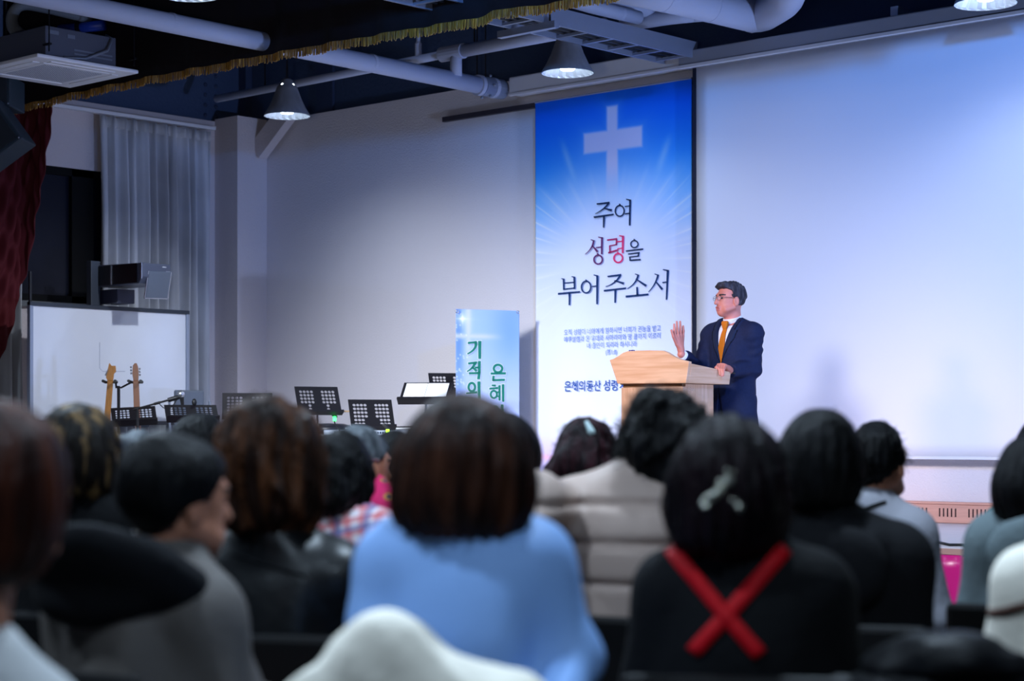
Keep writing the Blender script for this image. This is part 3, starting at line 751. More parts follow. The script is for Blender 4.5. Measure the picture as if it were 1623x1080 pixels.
# ================================================================== WHITEBOARD AND PROJECTOR
M_board = mat('whiteboard_face', (226, 230, 238), 0.35, var=0.04, vscale=2)
Xwb = -14.2
w0 = onX(46, 478, Xwb); w1 = onX(299, 490, Xwb); wbz = onX(44, 673, Xwb).z
wb = thing('whiteboard', (Xwb, (w0.y + w1.y) / 2, ZS), 'large white interactive whiteboard on a stand near the grey curtain', 'whiteboard')
hy = (w1.y - w0.y) / 2; z0, z1 = wbz - ZS, w0.z - ZS
bm = BM(); box(bm, (-0.02, -hy + 0.03, z0 + 0.03), (0.0, hy - 0.03, z1 - 0.03)); obj('writing_surface', bm, M_board, wb)
bm = BM()
for y in (-hy, hy - 0.035): box(bm, (-0.03, y, z0), (0.015, y + 0.035, z1))
obj('side_frame', bm, mat('frame_grey', (150, 160, 180), 0.4, 0.2), wb, bevel=0.004)
bm = BM(); box(bm, (-0.03, -hy, z1 - 0.035), (0.018, hy, z1)); obj('top_frame', bm, mat('frame_dark', (40, 48, 60), 0.4), wb, bevel=0.004)
bm = BM(); box(bm, (-0.03, -hy, z0), (0.018, hy, z0 + 0.035)); box(bm, (0.0, -hy * 0.4, z0 - 0.02), (0.09, hy * 0.4, z0 + 0.005)); obj('pen_tray', bm, mat('frame_dark', (40, 48, 60), 0.4), wb, bevel=0.004)
bm = BM()
a_ = onX(158, 543, Xwb + 0.001); b_ = onX(158, 584, Xwb + 0.001); c_ = onX(163, 589, Xwb + 0.001); d_ = onX(198, 589, Xwb + 0.001)
tube(bm, [q - Vector(wb.location) for q in (a_, b_, c_, d_)], 0.002, 4); obj('pen_mark', bm, mat('pen_grey', (150, 158, 180), 0.7), wb)
for s in (-1, 1):
    bm = BM(); beam(bm, (-0.06, s * hy * 0.8, 0.04), (-0.06, s * hy * 0.8, z1 - 0.1), 0.05, 0.05); beam(bm, (-0.34, s * hy * 0.8, 0.05), (0.3, s * hy * 0.8, 0.05), 0.05, 0.04)
    for x in (-0.3, 0.27): ball(bm, (x, s * hy * 0.8, 0.025), 0.025, 5)
    obj('leg', bm, M_grey, wb)
bm = BM(); beam(bm, (-0.06, -hy * 0.8, 0.35), (-0.06, hy * 0.8, 0.35), 0.04, 0.04); obj('cross_brace', bm, M_grey, wb)
p0 = onX(43, 430, Xwb - 0.07) - Vector(wb.location); bm = BM(); beam(bm, (-0.07, p0.y + 0.03, z0), (-0.07, p0.y + 0.03, p0.z), 0.02, 0.02); obj('side_post', bm, M_black, wb)

# short-throw projector on a bracket over the board
M_pj = mat('projector_grey', (72, 78, 96), 0.4); M_pjd = mat('projector_dark', (12, 13, 18), 0.3)
pc = onX(178, 482, Xwb)
pj = thing('projector', (Xwb - 0.05, pc.y, pc.z), 'dark short-throw projector with hanging mirror hood on the bracket above the whiteboard', 'projector')
bm = BM(); box(bm, (-0.1, -0.17, -0.1), (-0.03, -0.07, 0.38)); obj('mount_post', bm, mat('post_grey', (50, 58, 70), 0.5), pj, bevel=0.005)
bm = BM(); box(bm, (-0.06, -0.055, 0.0), (0.2, 0.135, 0.125)); obj('support_block', bm, mat('support_grey', (46, 50, 72), 0.5), pj, bevel=0.006)
bm = BM()
prof = [(-0.06, 0.15), (-0.06, 0.345), (0.62, 0.33), (0.62, 0.21), (0.56, 0.15)]
prism(bm, [(x, -0.09, z) for x, z in prof], (0, 0.3, 0)); obj('body', bm, M_pj, pj, bevel=0.008)
bm = BM(); box(bm, (-0.05, -0.095, 0.16), (0.54, -0.09, 0.33)); obj('dark_side_panel', bm, M_pjd, pj)
bm = BM()
for x in (0.16, 0.6): box(bm, (x, -0.1, 0.19 if x > 0.5 else 0.16), (x + 0.014, -0.092, 0.33))
obj('chrome_trim', bm, M_steel, pj)
bm = BM(); m_ = Matrix.Translation((0.6, 0.07, 0.27)) @ Matrix.Rotation(R(16), 4, 'Y') @ Matrix.Rotation(R(2), 4, 'X')
box(bm, (0.02, -0.1, -0.24), (0.035, 0.14, 0.0), m_); hd = obj('mirror_hood', bm, mat('hood_grey', (96, 106, 120), 0.35, 0.2), pj, bevel=0.01)
bm = BM(); box(bm, (0.018, -0.106, -0.246), (0.03, 0.146, -0.238), m_); box(bm, (0.018, -0.106, -0.246), (0.03, -0.098, 0.0), m_); box(bm, (0.018, 0.138, -0.246), (0.03, 0.146, 0.0), m_); obj('hood_rim', bm, M_steel, hd)
bm = BM(); box(bm, (0.62, 0.12, 0.3), (0.624, 0.16, 0.306)); box(bm, (0.62, 0.16, 0.26), (0.624, 0.2, 0.268)); obj('printed_mark', bm, M_white, pj)

# ================================================================== MUSIC STANDS
def perforated(name, W, H, rows, cols, m, parent, mtx, solid=lambda r, c: False):
    """rounded sheet of metal with round holes: square cells, each with a ring round its hole"""
    bm = BM(); cw, ch = W / cols, H / rows; n = 12
    for r in range(rows):
        for c in range(cols):
            x0, z0 = -W / 2 + c * cw, r * ch
            if solid(r, c):
                bm.faces.new([bm.verts.new(mtx @ Vector(q)) for q in ((x0, 0, z0), (x0 + cw, 0, z0), (x0 + cw, 0, z0 + ch), (x0, 0, z0 + ch))]); continue
            ring = []; sq = []
            for k in range(n):
                a_ = 2 * pi * (k + 0.5) / n; ca, sa = cos(a_), sin(a_); ring.append((x0 + cw / 2 + 0.0125 * ca, 0, z0 + ch / 2 + 0.0125 * sa))
                s_ = 1 / max(abs(ca), abs(sa)); sq.append((x0 + cw / 2 + cw / 2 * ca * s_, 0, z0 + ch / 2 + ch / 2 * sa * s_))
            ri = [bm.verts.new(mtx @ Vector(q)) for q in ring]; so = [bm.verts.new(mtx @ Vector(q)) for q in sq]
            for k in range(n): bm.faces.new((so[k], so[(k + 1) % n], ri[(k + 1) % n], ri[k]))
            for sx in (0, 1):
                for sz in (0, 1):
                    cx, cz = x0 + sx * cw, z0 + sz * ch
                    near = sorted(range(n), key=lambda k: (sq[k][0] - cx) ** 2 + (sq[k][2] - cz) ** 2)[:2]
                    bm.faces.new([bm.verts.new(mtx @ Vector(q)) for q in (sq[near[0]], (cx, 0, cz), sq[near[1]])])
    o = obj(name, bm, m, parent); md = o.modifiers.new('thickness', 'SOLIDIFY'); md.thickness = 0.0035; md.offset = 0
    return o
M_stand = mat('stand_black', (16, 12, 18), 0.5)
def music_stand(px, py, Z, th, tilt, label, W=0.48, H=0.32, full=True, lean=0.0):
    """px,py: middle of the lower edge of the desk"""
    c = P(px, py, Z); g = Vector((c.x, c.y, ZS)); hz = c.z - ZS
    t = thing('music_stand', g, label, 'music stand', 'music stands', YAW + th)
    m_ = Matrix.Translation((0, 0, hz)) @ Matrix.Rotation(lean, 4, 'Y') @ Matrix.Rotation(-tilt, 4, 'X')
    cols, rows = 12, 8
    def solid(r, c_):
        return c_ in (0, 11) or r in (0, 7) or c_ in (5, 6) or (r in (1, 2) and c_ in (1, 2, 9, 10) and not full) or (r in (1, 2) and c_ in (4, 7))
    dk = perforated('desk', W, H, rows, cols, M_stand, t, m_, solid)
    bm = BM(); box(bm, (-W / 2, -0.055, -0.006), (W / 2, 0.004, 0.002), m_); box(bm, (-W / 2, -0.058, -0.006), (W / 2, -0.054, 0.012), m_); obj('ledge', bm, M_stand, dk)
    bm = BM(); beam(bm, m_ @ Vector((0, 0.012, 0.03)), m_ @ Vector((0, 0.012, 0.24)), 0.05, 0.012); tube(bm, [m_ @ Vector((-0.03, 0.03, 0.1)), m_ @ Vector((0.03, 0.03, 0.1))], 0.014, 8); obj('tilt_bracket', bm, M_steel, t)
    e_ = m_ @ Vector((0, 0.035, 0.1))
    bm = BM(); tube(bm, [(e_.x, e_.y, hz * 0.5), e_], 0.009, 10); obj('upper_pole', bm, M_steel, t, smooth=True)
    bm = BM(); tube(bm, [(e_.x, e_.y, 0.12), (e_.x, e_.y, hz * 0.52)], 0.013, 10); tube(bm, [(e_.x, e_.y, hz * 0.5), (e_.x, e_.y, hz * 0.55)], 0.02, 10); obj('lower_pole', bm, M_black, t, smooth=True)
    for k in range(3):
        a_ = 2 * pi * k / 3 + 0.4; bm = BM(); tube(bm, [(e_.x, e_.y, 0.3), (e_.x + 0.25 * cos(a_), e_.y + 0.25 * sin(a_), 0.015)], 0.008, 8); ball(bm, (e_.x + 0.25 * cos(a_), e_.y + 0.25 * sin(a_), 0.014), 0.014, 5); obj('leg', bm, M_black, t)
    return t, m_
music_stand(214, 674, 15.6, R(14), R(52), 'leftmost black music stand, under the guitar necks in front of the whiteboard', W=0.36, H=0.24, lean=R(-3))
music_stand(306, 669, 15.0, R(16), R(56), 'black music stand before the grey chair at the whiteboard edge', W=0.41, H=0.24)
music_stand(392, 664, 15.4, R(8), R(30), 'greyish music stand rising behind the brown curly-haired person', W=0.40, H=0.24)
ms4, m4 = music_stand(508, 657, 15.2, R(24), R(28), 'black music stand left of the keyboard with a wooden drumstick on its ledge', W=0.36, H=0.25, full=False)
ms5, m5 = music_stand(592, 681, 14.6, R(16), R(32), 'black music stand behind the grey-haired person in front of the keyboard', W=0.34, H=0.27)
ms6, m6 = music_stand(670, 640, 14.3, R(-12), R(48), 'music stand holding open bright sheet music beside the small banner', W=0.38, H=0.24)
music_stand(716, 630, 16.3, R(14), R(30), 'music stand mostly hidden behind the small hanging banner', W=0.36, H=0.24)
# sheet music on its stand
M_paper = mat('paper', (250, 252, 255), 0.7)
sm_ = thing('sheet_music', ms6.location, 'bright open sheet music pages lying on the music stand near the small banner', 'sheet music', None, YAW + R(-12))
for s in (-1, 1):
    bm = BM(); box(bm, (-0.165 if s < 0 else 0.002, -0.009, 0.006), (-0.002 if s < 0 else 0.165, -0.004, 0.222), m6); obj('page', bm, M_paper, sm_)
bm = BM()
for k in range(9):
    z_ = 0.19 - k * 0.019
    for s in (-1, 1):
        if s < 0 or k < 3:
            rr = random.Random(k * 3 + s)
            x_ = -0.15 if s < 0 else 0.02
            while x_ < (-0.02 if s < 0 else 0.14):
                l_ = rr.uniform(0.004, 0.018); box(bm, (x_, -0.0098, z_), (x_ + l_, -0.0089, z_ + 0.0025), m6); x_ += l_ + rr.uniform(0.002, 0.006)
obj('printed_notes', bm, mat('note_grey', (150, 156, 176), 0.8), sm_)
# drumstick on the fourth stand's ledge
ds = thing('drumstick', ms4.location, 'pale wooden drumstick resting on a black music stand ledge', 'drumstick', None, YAW + R(24))
bm = BM(); tube(bm, [m4 @ Vector(q) for q in ((-0.08, -0.03, 0.011), (0.22, -0.03, 0.011), (0.27, -0.03, 0.011))], [0.008, 0.007, 0.004], 10); obj('stick', bm, mat('pale_wood', (206, 168, 120), 0.5), ds, smooth=True)
# small clip lights with glowing tips
M_green = mat('green_led', (80, 255, 120), 0.5, emit=(60, 255, 110), estr=3); M_lime = mat('lime_led', (200, 255, 60), 0.5, emit=(180, 255, 50), estr=3)
def clip_light(px, py, Z, m, label, s=1.0):
    c = P(px, py, Z); t = thing('clip_light', c, label, 'clip light', 'clip lights', YAW)
    bm = BM(); tube(bm, [(0, 0, 0.0), (0.01, 0, -0.06), (0.045, 0, -0.1), (0.05, 0, -0.19)], 0.006 * s, 8); obj('gooseneck', bm, M_blackpl, t, smooth=True)
    bm = BM(); box(bm, (-0.05, -0.02, -0.005), (0.02, 0.02, 0.025), Matrix.Rotation(R(50), 4, 'Y')); obj('lamp_head', bm, M_blackpl, t, bevel=0.006)
    bm = BM(); box(bm, (-0.005, -0.024, -0.035), (0.022, -0.018, 0.005)); obj('glowing_face', bm, m, t, bevel=0.003)
    bm = BM(); box(bm, (0.02, -0.03, -0.21), (0.08, 0.03, -0.185)); obj('clip', bm, M_blackpl, t, bevel=0.004)
clip_light(529, 661, 15.3, M_green, 'small black clip light with green glow below the music stand')
clip_light(613, 682, 14.5, M_lime, 'small black clip light with lime glow on the keyboard')

# ================================================================== KEYBOARD
kb0, kb1 = P(512, 686, 15.9), P(655, 690, 14.9)
kc = (kb0 + kb1) / 2; dirk = (kb1 - kb0); L_ = dirk.length; ang = math.atan2(dirk.y, dirk.x)
kb = thing('keyboard', (kc.x, kc.y, kc.z), 'long electronic keyboard with pale back panel on a stand', 'keyboard', None, ang)
M_kbb = mat('keyboard_body', (60, 66, 80), 0.4); M_kbp = mat('keyboard_panel', (196, 208, 224), 0.5)
bm = BM(); box(bm, (-L_ / 2, -0.0, -0.07), (L_ / 2, 0.36, 0.035)); obj('body', bm, M_kbb, kb, bevel=0.008)
bm = BM(); box(bm, (-L_ / 2 + 0.02, -0.006, -0.012), (L_ / 2 - 0.02, 0.0, 0.03)); obj('back_panel', bm, M_kbp, kb)
o = text('brand_lettering', 'YAMAHA', 0.042, (-L_ / 2 + 0.27, -0.0075, -0.007), M_ink, kb, off=0.001); bpy.context.view_layer.update(); to_mesh(o)
bm = BM()
for k in range(9): box(bm, (0.02 + k * 0.035, -0.009, 0.0), (0.04 + k * 0.035, -0.006, 0.016))
obj('socket_row', bm, M_ink, kb)
bm = BM(); box(bm, (-L_ / 2 + 0.03, 0.2, 0.035), (L_ / 2 - 0.03, 0.355, 0.05)); obj('white_keys', bm, M_white, kb)
bm = BM()
for k in range(36):
    if k % 7 not in (2, 6): box(bm, (-L_ / 2 + 0.045 + k * (L_ - 0.06) / 36, 0.2, 0.05), (-L_ / 2 + 0.06 + k * (L_ - 0.06) / 36, 0.29, 0.06))
obj('black_keys', bm, M_blackpl, kb)
ks = thing('keyboard_stand', (kc.x, kc.y, ZS), 'black crossed keyboard stand under the keyboard', 'stand', None, ang)
h_ = kc.z - ZS - 0.07
for s in (-1, 1):
    bm = BM(); beam(bm, (s * 0.35, 0.0, 0.02), (-s * 0.35, 0.0 + 0.3, h_ - 0.012), 0.03, 0.03, Vector((0, 1, 0))); obj('cross_leg', bm, M_black, ks)
    bm = BM(); beam(bm, (s * 0.35, -0.02, 0.02), (s * 0.35, 0.36, 0.02), 0.03, 0.03); obj('foot_bar', bm, M_black, ks)

# dark padded stool left of the keyboard
c = P(522, 689, 16.2)
st_ = thing('padded_stool', (c.x, c.y, ZS), 'dark padded drum stool just visible left of the keyboard', 'stool', None, YAW)
bm = BM(); lathe(bm, [(0, 0), (0.17, 0.0), (0.19, 0.03), (0.18, 0.075), (0.12, 0.09), (0, 0.095)], 28, (0, 0, c.z - ZS - 0.0)); obj('seat', bm, mat('stool_vinyl', (36, 36, 44), 0.4), st_, smooth=True)
bm = BM(); tube(bm, [(0, 0, 0.2), (0, 0, c.z - ZS)], 0.02, 10); obj('post', bm, M_steel, st_)
for k in range(3):
    a_ = 2 * pi * k / 3; bm = BM(); tube(bm, [(0, 0, 0.25), (0.24 * cos(a_), 0.24 * sin(a_), 0.012)], 0.011, 8); obj('leg', bm, M_steel, st_)

# ================================================================== GUITARS ON THEIR STAND
M_maple = mat('maple', (190, 128, 62), 0.4, var=0.2, vscale=20, stretch=(6, 6, 1)); M_rose = mat('dark_maple', (140, 96, 72), 0.4)
def guitar(px, py, pxn, pyn, Z, headcol, neckcol, bodycol, label, inline):
    """head top at px,py, nut at pxn,pyn"""
    top = P(px, py, Z); nut = P(pxn, pyn, Z); ax = (top - nut); ax.y = ax.y; up = ax.normalized()
    L_n = (nut.z - ZS - 0.43) / up.z if up.z > 0 else 0.6
    base = nut - up * L_n
    g = Vector((base.x, base.y, ZS)); t = thing('electric_guitar', g, label, 'guitar', 'guitars on the stand')
    n_ = nut - g; b_ = base - g; tp = top - g
    side = RGT.copy()
    bm = BM(); fr_ = -FWD
    prism(bm, [n_ - side * 0.023, n_ + side * 0.023, b_ + side * 0.028, b_ - side * 0.028], FWD * 0.022); obj('neck', bm, neckcol, t, bevel=0.004)
    bm = BM(); L = (tp - n_).length
    if inline: pts = [(-0.022, 0), (-0.038, 0.03), (-0.02, 0.15), (0.0, L), (0.034, L), (0.042, L - 0.05), (0.026, 0.06), (0.023, 0)]
    else: pts = [(-0.02, 0), (-0.026, 0.06), (-0.02, L - 0.02), (-0.005, L), (0.012, L), (0.022, L - 0.03), (0.026, 0.06), (0.02, 0)]
    prism(bm, [n_ + side * x + up * y for x, y in pts], FWD * 0.016); hd_ = obj('headstock', bm, headcol, t, bevel=0.003)
    bm = BM()
    for k in range(6):
        y = 0.05 + k * (L - 0.07) / 6
        if inline: q = n_ + side * (-0.042 + 0.004 * k) + up * (y); ball(bm, q + FWD * 0.008, (0.011, 0.007, 0.008), 5)
        else:
            s = -1 if k % 2 else 1; q = n_ + side * (s * 0.036) + up * y; ball(bm, q + FWD * 0.008, (0.012, 0.008, 0.009), 5)
    obj('tuning_peg', bm, M_steel, hd_)
    bm = BM(); out = []
    for k in range(36):
        a_ = 2 * pi * k / 36; r_ = 0.15 + 0.03 * cos(2 * a_ + 0.4) ; rr_ = (0.17 * cos(a_) * (1.0 - 0.18 * (abs(sin(a_)) < 0.35)), 0.20 * sin(a_))
        out.append(b_ - up * 0.18 + side * rr_[0] + up * rr_[1])
    prism(bm, out, FWD * 0.045); obj('body', bm, bodycol, t, bevel=0.01)
    return t, n_ + g
M_gb1 = mat('sunburst_red', (120, 40, 26), 0.25); M_gb2 = mat('cream_body', (190, 180, 160), 0.25)
g1, n1 = guitar(176.5, 580, 174.5, 604, 15.9, M_maple, M_maple, M_gb1, 'electric guitar with honey-coloured headstock left on the guitar stand', True)
g2, n2 = guitar(214, 576, 215, 604, 15.9, M_rose, M_rose, M_gb2, 'electric guitar with slim headstock on the right arm of the guitar stand', False)
gp = P(188, 612, 15.98)
gs = thing('guitar_stand', (gp.x, gp.y, ZS), 'black double guitar stand with yoke arms in front of the whiteboard', 'guitar stand', None, YAW)
bm = BM(); tube(bm, [(0, 0, 0.15), (0, 0, gp.z - ZS)], 0.013, 10); obj('pole', bm, M_black, gs)
for (nn, s) in ((n1, -1), (n2, 1)):
    loc = Matrix.Rotation(-YAW, 4, 'Z') @ (nn - Vector(gs.location)); loc.z -= 0.01
    bm = BM(); tube(bm, [(0, 0, gp.z - ZS - 0.01), (s * 0.02, 0, gp.z - ZS - 0.015), (loc.x - s * 0.04, loc.y + 0.035, loc.z)], 0.008, 8)
    beam(bm, (loc.x - 0.045, loc.y + 0.04, loc.z), (loc.x + 0.045, loc.y + 0.04, loc.z), 0.02, 0.022)
    for e in (-1, 1): tube(bm, [(loc.x + e * 0.045, loc.y + 0.04, loc.z), (loc.x + e * 0.05, loc.y - 0.045, loc.z + 0.008)], 0.013, 8)
    obj('neck_yoke', bm, M_black, gs)
for k in range(3):
    a_ = 2 * pi * k / 3 + 0.5; bm = BM(); tube(bm, [(0, 0, 0.3), (0.28 * cos(a_), 0.28 * sin(a_), 0.012)], 0.01, 8); obj('leg', bm, M_black, gs)

# boom microphone
a_ = P(218, 648, 15.3); b_ = P(276, 632, 15.3)
mc = thing('microphone_stand', (a_.x, a_.y, ZS), 'black boom microphone stand reaching across the lower right of the whiteboard', 'microphone stand')
base = Vector(mc.location)
bm = BM(); tube(bm, [(0, 0, 0.1), a_ - base], 0.011, 10); obj('pole', bm, M_black, mc)
bm = BM(); tube(bm, [(a_ - (b_ - a_) * 0.12) - base, a_ - base, b_ - base], 0.008, 8); tube(bm, [a_ + (b_ - a_) * 0.45 - base, a_ + (b_ - a_) * 0.62 - base], 0.011, 8); obj('boom_arm', bm, M_black, mc)
for k in range(3):
    an = 2 * pi * k / 3; bm = BM(); tube(bm, [(0, 0, 0.18), (0.3 * cos(an), 0.3 * sin(an), 0.012)], 0.01, 8); obj('leg', bm, M_black, mc)
bm = BM(); sag = [a_ + (b_ - a_) * s - base - Vector((0, 0, 0.012 + 0.06 * sin(pi * (s - 0.6) / 0.48) if s >= 0.6 else 0)) for s in (0.6, 0.7, 0.8, 0.9, 1.0, 1.08)]
tube(bm, sag, 0.004, 6); obj('cable', bm, M_blackpl, mc)
mi = thing('microphone', b_, 'silver-headed microphone clipped to the end of the boom arm', 'microphone')
dd = (b_ - a_).normalized(); side = Vector((0, 0, 1))
tip = RGT * 0.07 + Vector((0, 0, 0.03))
bm = BM(); tube(bm, [dd * -0.05, dd * 0.02, dd * 0.05], [0.018, 0.02, 0.014], 10); obj('clip', bm, M_black, mi)
bm = BM(); tube(bm, [RGT * 0.07 + Vector((0, 0, -0.07)), RGT * 0.06 + Vector((0, 0, 0.01))], [0.011, 0.018], 10); obj('handle', bm, M_black, mi)
bm = BM(); ball(bm, RGT * 0.055 + Vector((0, 0, 0.035)), (0.03, 0.03, 0.034), 8); obj('grille_head', bm, M_steel, mi, smooth=True)

# grey plastic chair by the column and another boom mic head in front of it
def simple_chair(name, loc, rz, label, m, legm, group=None, bh=0.80, bw=0.42):
    t = thing(name, loc, label, 'chair', group, rz)
    bm = BM(); box(bm, (-0.22, -0.2, 0.41), (0.22, 0.22, 0.45)); obj('seat', bm, m, t, bevel=0.02)
    bm = BM(); n = 6
    for i in range(n):
        pass
    box(bm, (-bw / 2, -0.245, bh - 0.36), (bw / 2, -0.215, bh)); obj('backrest', bm, m, t, bevel=0.014)
    for sx in (-1, 1):
        bm = BM(); tube(bm, [(sx * 0.2, 0.2, 0.42), (sx * 0.21, 0.23, 0.0)], 0.011, 8); obj('leg', bm, legm, t)
        bm = BM(); tube(bm, [(sx * 0.2, -0.18, 0.42), (sx * 0.21, -0.25, 0.0)], 0.011, 8); obj('leg', bm, legm, t)
        bm = BM(); tube(bm, [(sx * 0.19, -0.19, 0.42), (sx * 0.19, -0.212, bh - 0.1)], 0.011, 8); obj('back_upright', bm, legm, t)
    return t
c = P(314, 618, 17.0)
simple_chair('plastic_chair', (c.x, c.y, ZS), YAW - R(150), 'grey chair standing between the whiteboard edge and the column', mat('chair_grey', (88, 96, 108), 0.5), M_grey, None, c.z - ZS, 0.28)
c = P(308, 642, 15.2)
mi2 = thing('microphone', c, 'small black microphone poking up above the music stand before the grey chair', 'microphone')
bm = BM(); tube(bm, [(0, 0, -0.12), (0, 0, 0.0)], 0.008, 8); obj('handle', bm, M_black, mi2)
bm = BM(); ball(bm, (0, 0, 0.02), (0.02, 0.02, 0.03), 8); obj('foam_head', bm, M_blackpl, mi2, smooth=True)
ms_b = thing('microphone_stand', (c.x, c.y, ZS), 'straight black microphone stand behind the music stand before the grey chair', 'microphone stand')
obj('pole', tube(BM(), [(0, 0, 0.02), (0, 0, c.z - ZS - 0.12)], 0.01, 8), M_black, ms_b)
obj('round_base', lathe(BM(), [(0, 0), (0.13, 0), (0.13, 0.012), (0.02, 0.03), (0, 0.03)], 24), M_black, ms_b)

# ================================================================== SMALL STANDING BANNER
tl = P(722.5, 490, 15.9); trr = P(823, 493.5, 16.15)
bx = (trr - tl); bx.z = 0; Wb = bx.length; bx.normalize(); zb_ = ZS + 0.08
Bb = Vector((tl.x, tl.y, zb_)); Hb = tl.z - zb_ - 0.0
nrm = Vector((bx.y, -bx.x, 0))
sb = thing('standing_banner', Bb, 'narrow pale blue standing banner with green Korean lettering', 'banner')
def sb_col(U, V):
    c = lerp(np.array([[176, 202, 242.]]), np.array([[200, 212, 244.]]), sst(0.1, 0.5, V))
    c = lerp(c, np.array([[206, 210, 242.]]), sst(0.45, 0.9, V) * 0.8)
    c = lerp(c, np.array([[136, 176, 236.]]), np.exp(-((U - 0.85) / 0.28) ** 2 - ((V - 0.1) / 0.2) ** 2) * 0.8)
    c = lerp(c, np.array([[110, 150, 226.]]), np.exp(-((U - 0.04) / 0.08) ** 2) * np.exp(-((V - 0.12) / 0.4) ** 2) * 0.9)
    cross = np.maximum(np.exp(-((V - 0.14) / 0.014) ** 2) * (1 - sst(0.4, 0.8, U)), np.exp(-((U - 0.19) / 0.05) ** 2) * (1 - sst(0.1, 0.4, V)))
    c = lerp(c, np.array([[222, 222, 246.]]), cross * 0.85)
    spark = np.exp(-np.hypot((U - 0.1) * Wb, (V - 0.05) * Hb) / 0.035) + 0.6 * np.exp(-np.abs((U - 0.1) * Wb) / 0.006) * np.exp(-np.abs((V - 0.05) * Hb) / 0.05) + 0.6 * np.exp(-np.abs((V - 0.05) * Hb) / 0.006) * np.exp(-np.abs((U - 0.1) * Wb) / 0.05)
    c = lerp(c, np.array([[255, 255, 255.]]), np.clip(spark, 0, 1))
    rr = np.random.RandomState(4)
    for k in range(40):
        u0, v0 = abs(rr.normal(0, 0.1)), rr.uniform(0.02, 0.6)
        c = lerp(c, np.array([[250, 252, 255.]]), np.exp(-((np.hypot((U - u0) * Wb, (V - v0) * Hb)) / 0.006) ** 2) * 0.8)
    return c
grid_mesh('printed_sheet', 90, 240, lambda u, v: bx * (u * Wb) + nrm * (0.012 * sin(u * 3.1) + 0.05 * max(0, u - 0.9) * 0) + Vector((0, 0, Hb * (1 - v))), print_mat('standing_banner_print', 0.45), sb, thick=0.002, color=sb_col)
def onSB(px, py, off):
    d = (P(px, py, 1.0) - Vector((0, 0, CAMZ))); o0 = Vector((0, 0, CAMZ)); pl = Bb + nrm * (0.016 + off)
    s = (pl - o0).dot(nrm) / d.dot(nrm); return o0 + d * s - Bb
green = [([(188,378),(250,371)],13,14),([(243,374),(234,418),(184,456)],21,8),([(272,364),(272,490)],22,18),
 ([(190,524),(252,516)],13,14),([(240,520),(216,556),(181,581)],19,6),([(216,550),(250,577)],8,17),([(238,553),(264,552)],12,12),([(269,508),(269,590)],20,18),([(195,594),(276,592)],13,14),([(268,590),(263,636)],17,19),
 ('O',(215,693),23,30,15),([(176,739),(252,730)],10,15),([(266,653),(268,778)],21,18),
 ('O',(402,560),30,27,15),([(350,596),(457,594)],13,15),([(370,612),(368,648)],14,14),([(364,643),(450,641)],14,15),
 ([(358,680),(386,682)],10,14),([(341,704),(402,699)],11,14),('O',(372,745),22,26,13),([(394,729),(414,728)],9,9),([(394,759),(414,758)],9,9),([(413,680),(413,788)],15,13),([(438,673),(439,797)],17,15),
 ('O',(381,861),22,29,14),([(345,908),(412,900)],10,14),([(431,818),(431,944)],19,16)]
bm = BM(); strokes(bm, green, lambda X, Y: onSB(700 + X / 4.5, 460 + Y / 4.5, 0.001), 1, 0, extra=5); obj('letter_outline', bm, mat('outline_white', (246, 248, 255), 0.6), sb)
bm = BM(); strokes(bm, green, lambda X, Y: onSB(700 + X / 4.5, 460 + Y / 4.5, 0.003), 1, 0, extra=1.2); obj('lettering', bm, mat('print_green', (0, 128, 100), 0.6), sb)
bm = BM()
for px, py in ((724.5, 494), (821, 495)):
    q = onSB(px, py, 0.004); 
    tube(bm, [q + bx * 0.012 * cos(2 * pi * k / 12) + Vector((0, 0, 0.012 * sin(2 * pi * k / 12))) for k in range(13)], 0.004, 6)
obj('grommet', bm, M_steel, sb)
sbs = thing('banner_stand', (Bb + bx * Wb / 2 - nrm * 0.12) * Vector((1, 1, 0)) + Vector((0, 0, ZS)), 'black spring stand behind the narrow standing banner', 'stand')
bs = Vector(sbs.location)
for px, py in ((724.5, 494), (821, 495)):
    q = onSB(px, py, -0.02) + Bb - bs; obj('arm', tube(BM(), [(0, 0, 0.75), q], 0.006, 8), M_black, sbs)
for s in (0, 1): obj('lower_arm', tube(BM(), [(0, 0, 0.75), Bb + bx * (Wb * s) + Vector((0, 0, 0.03)) - bs - nrm * 0.015], 0.006, 8), M_black, sbs)
for k in range(2): obj('foot', tube(BM(), [(0, 0, 0.75), -nrm * 0.25 + bx * (0.2 if k else -0.2) + Vector((0, 0, 0.008))], 0.008, 8), M_black, sbs)

# ================================================================== LECTERN
M_wood = mat('lectern_wood', (238, 192, 152), 0.4, var=0.18, vscale=3.0, stretch=(1, 1, 14), rgb2=(222, 168, 124)); M_woodv = mat('lectern_wood_upright', (228, 186, 150), 0.4, var=0.14, vscale=3.0, stretch=(14, 14, 1), rgb2=(212, 164, 124))
M_woodshade = mat('lectern_shadow_gap', (120, 88, 52), 0.6)  # shade of the recess under the desk, painted in as darker wood
YL = 9.80
cr = onY(1087, 607.5, YL); cl_ = onY(978.5, 608.5, YL)
XR = cr.x; XLL = cl_.x
lc = thing('lectern', ((XR + XLL) / 2, YL + 0.22, ZS), 'light wooden lectern with flared top that the speaker stands behind', 'lectern')
lb = Vector(lc.location)
fp = [onY(a_, b_, YL) - lb for a_, b_ in ((978.5, 608.5), (966, 571))] 
prof = [(966, 571), (972, 569), (979, 565), (987, 559.5), (994, 557), (1010, 556), (1030, 555.5), (1050, 556), (1058, 559), (1067, 565), (1078, 570), (1092, 573.5)]
bm = BM(); prism(bm, [onY(a_, b_, YL) - lb for a_, b_ in [(1087, 607.5), (978.5, 608.5)] + prof], (0, 0.03, 0)); obj('front_panel', bm, M_wood, lc, bevel=0.003)
D_ = 0.44
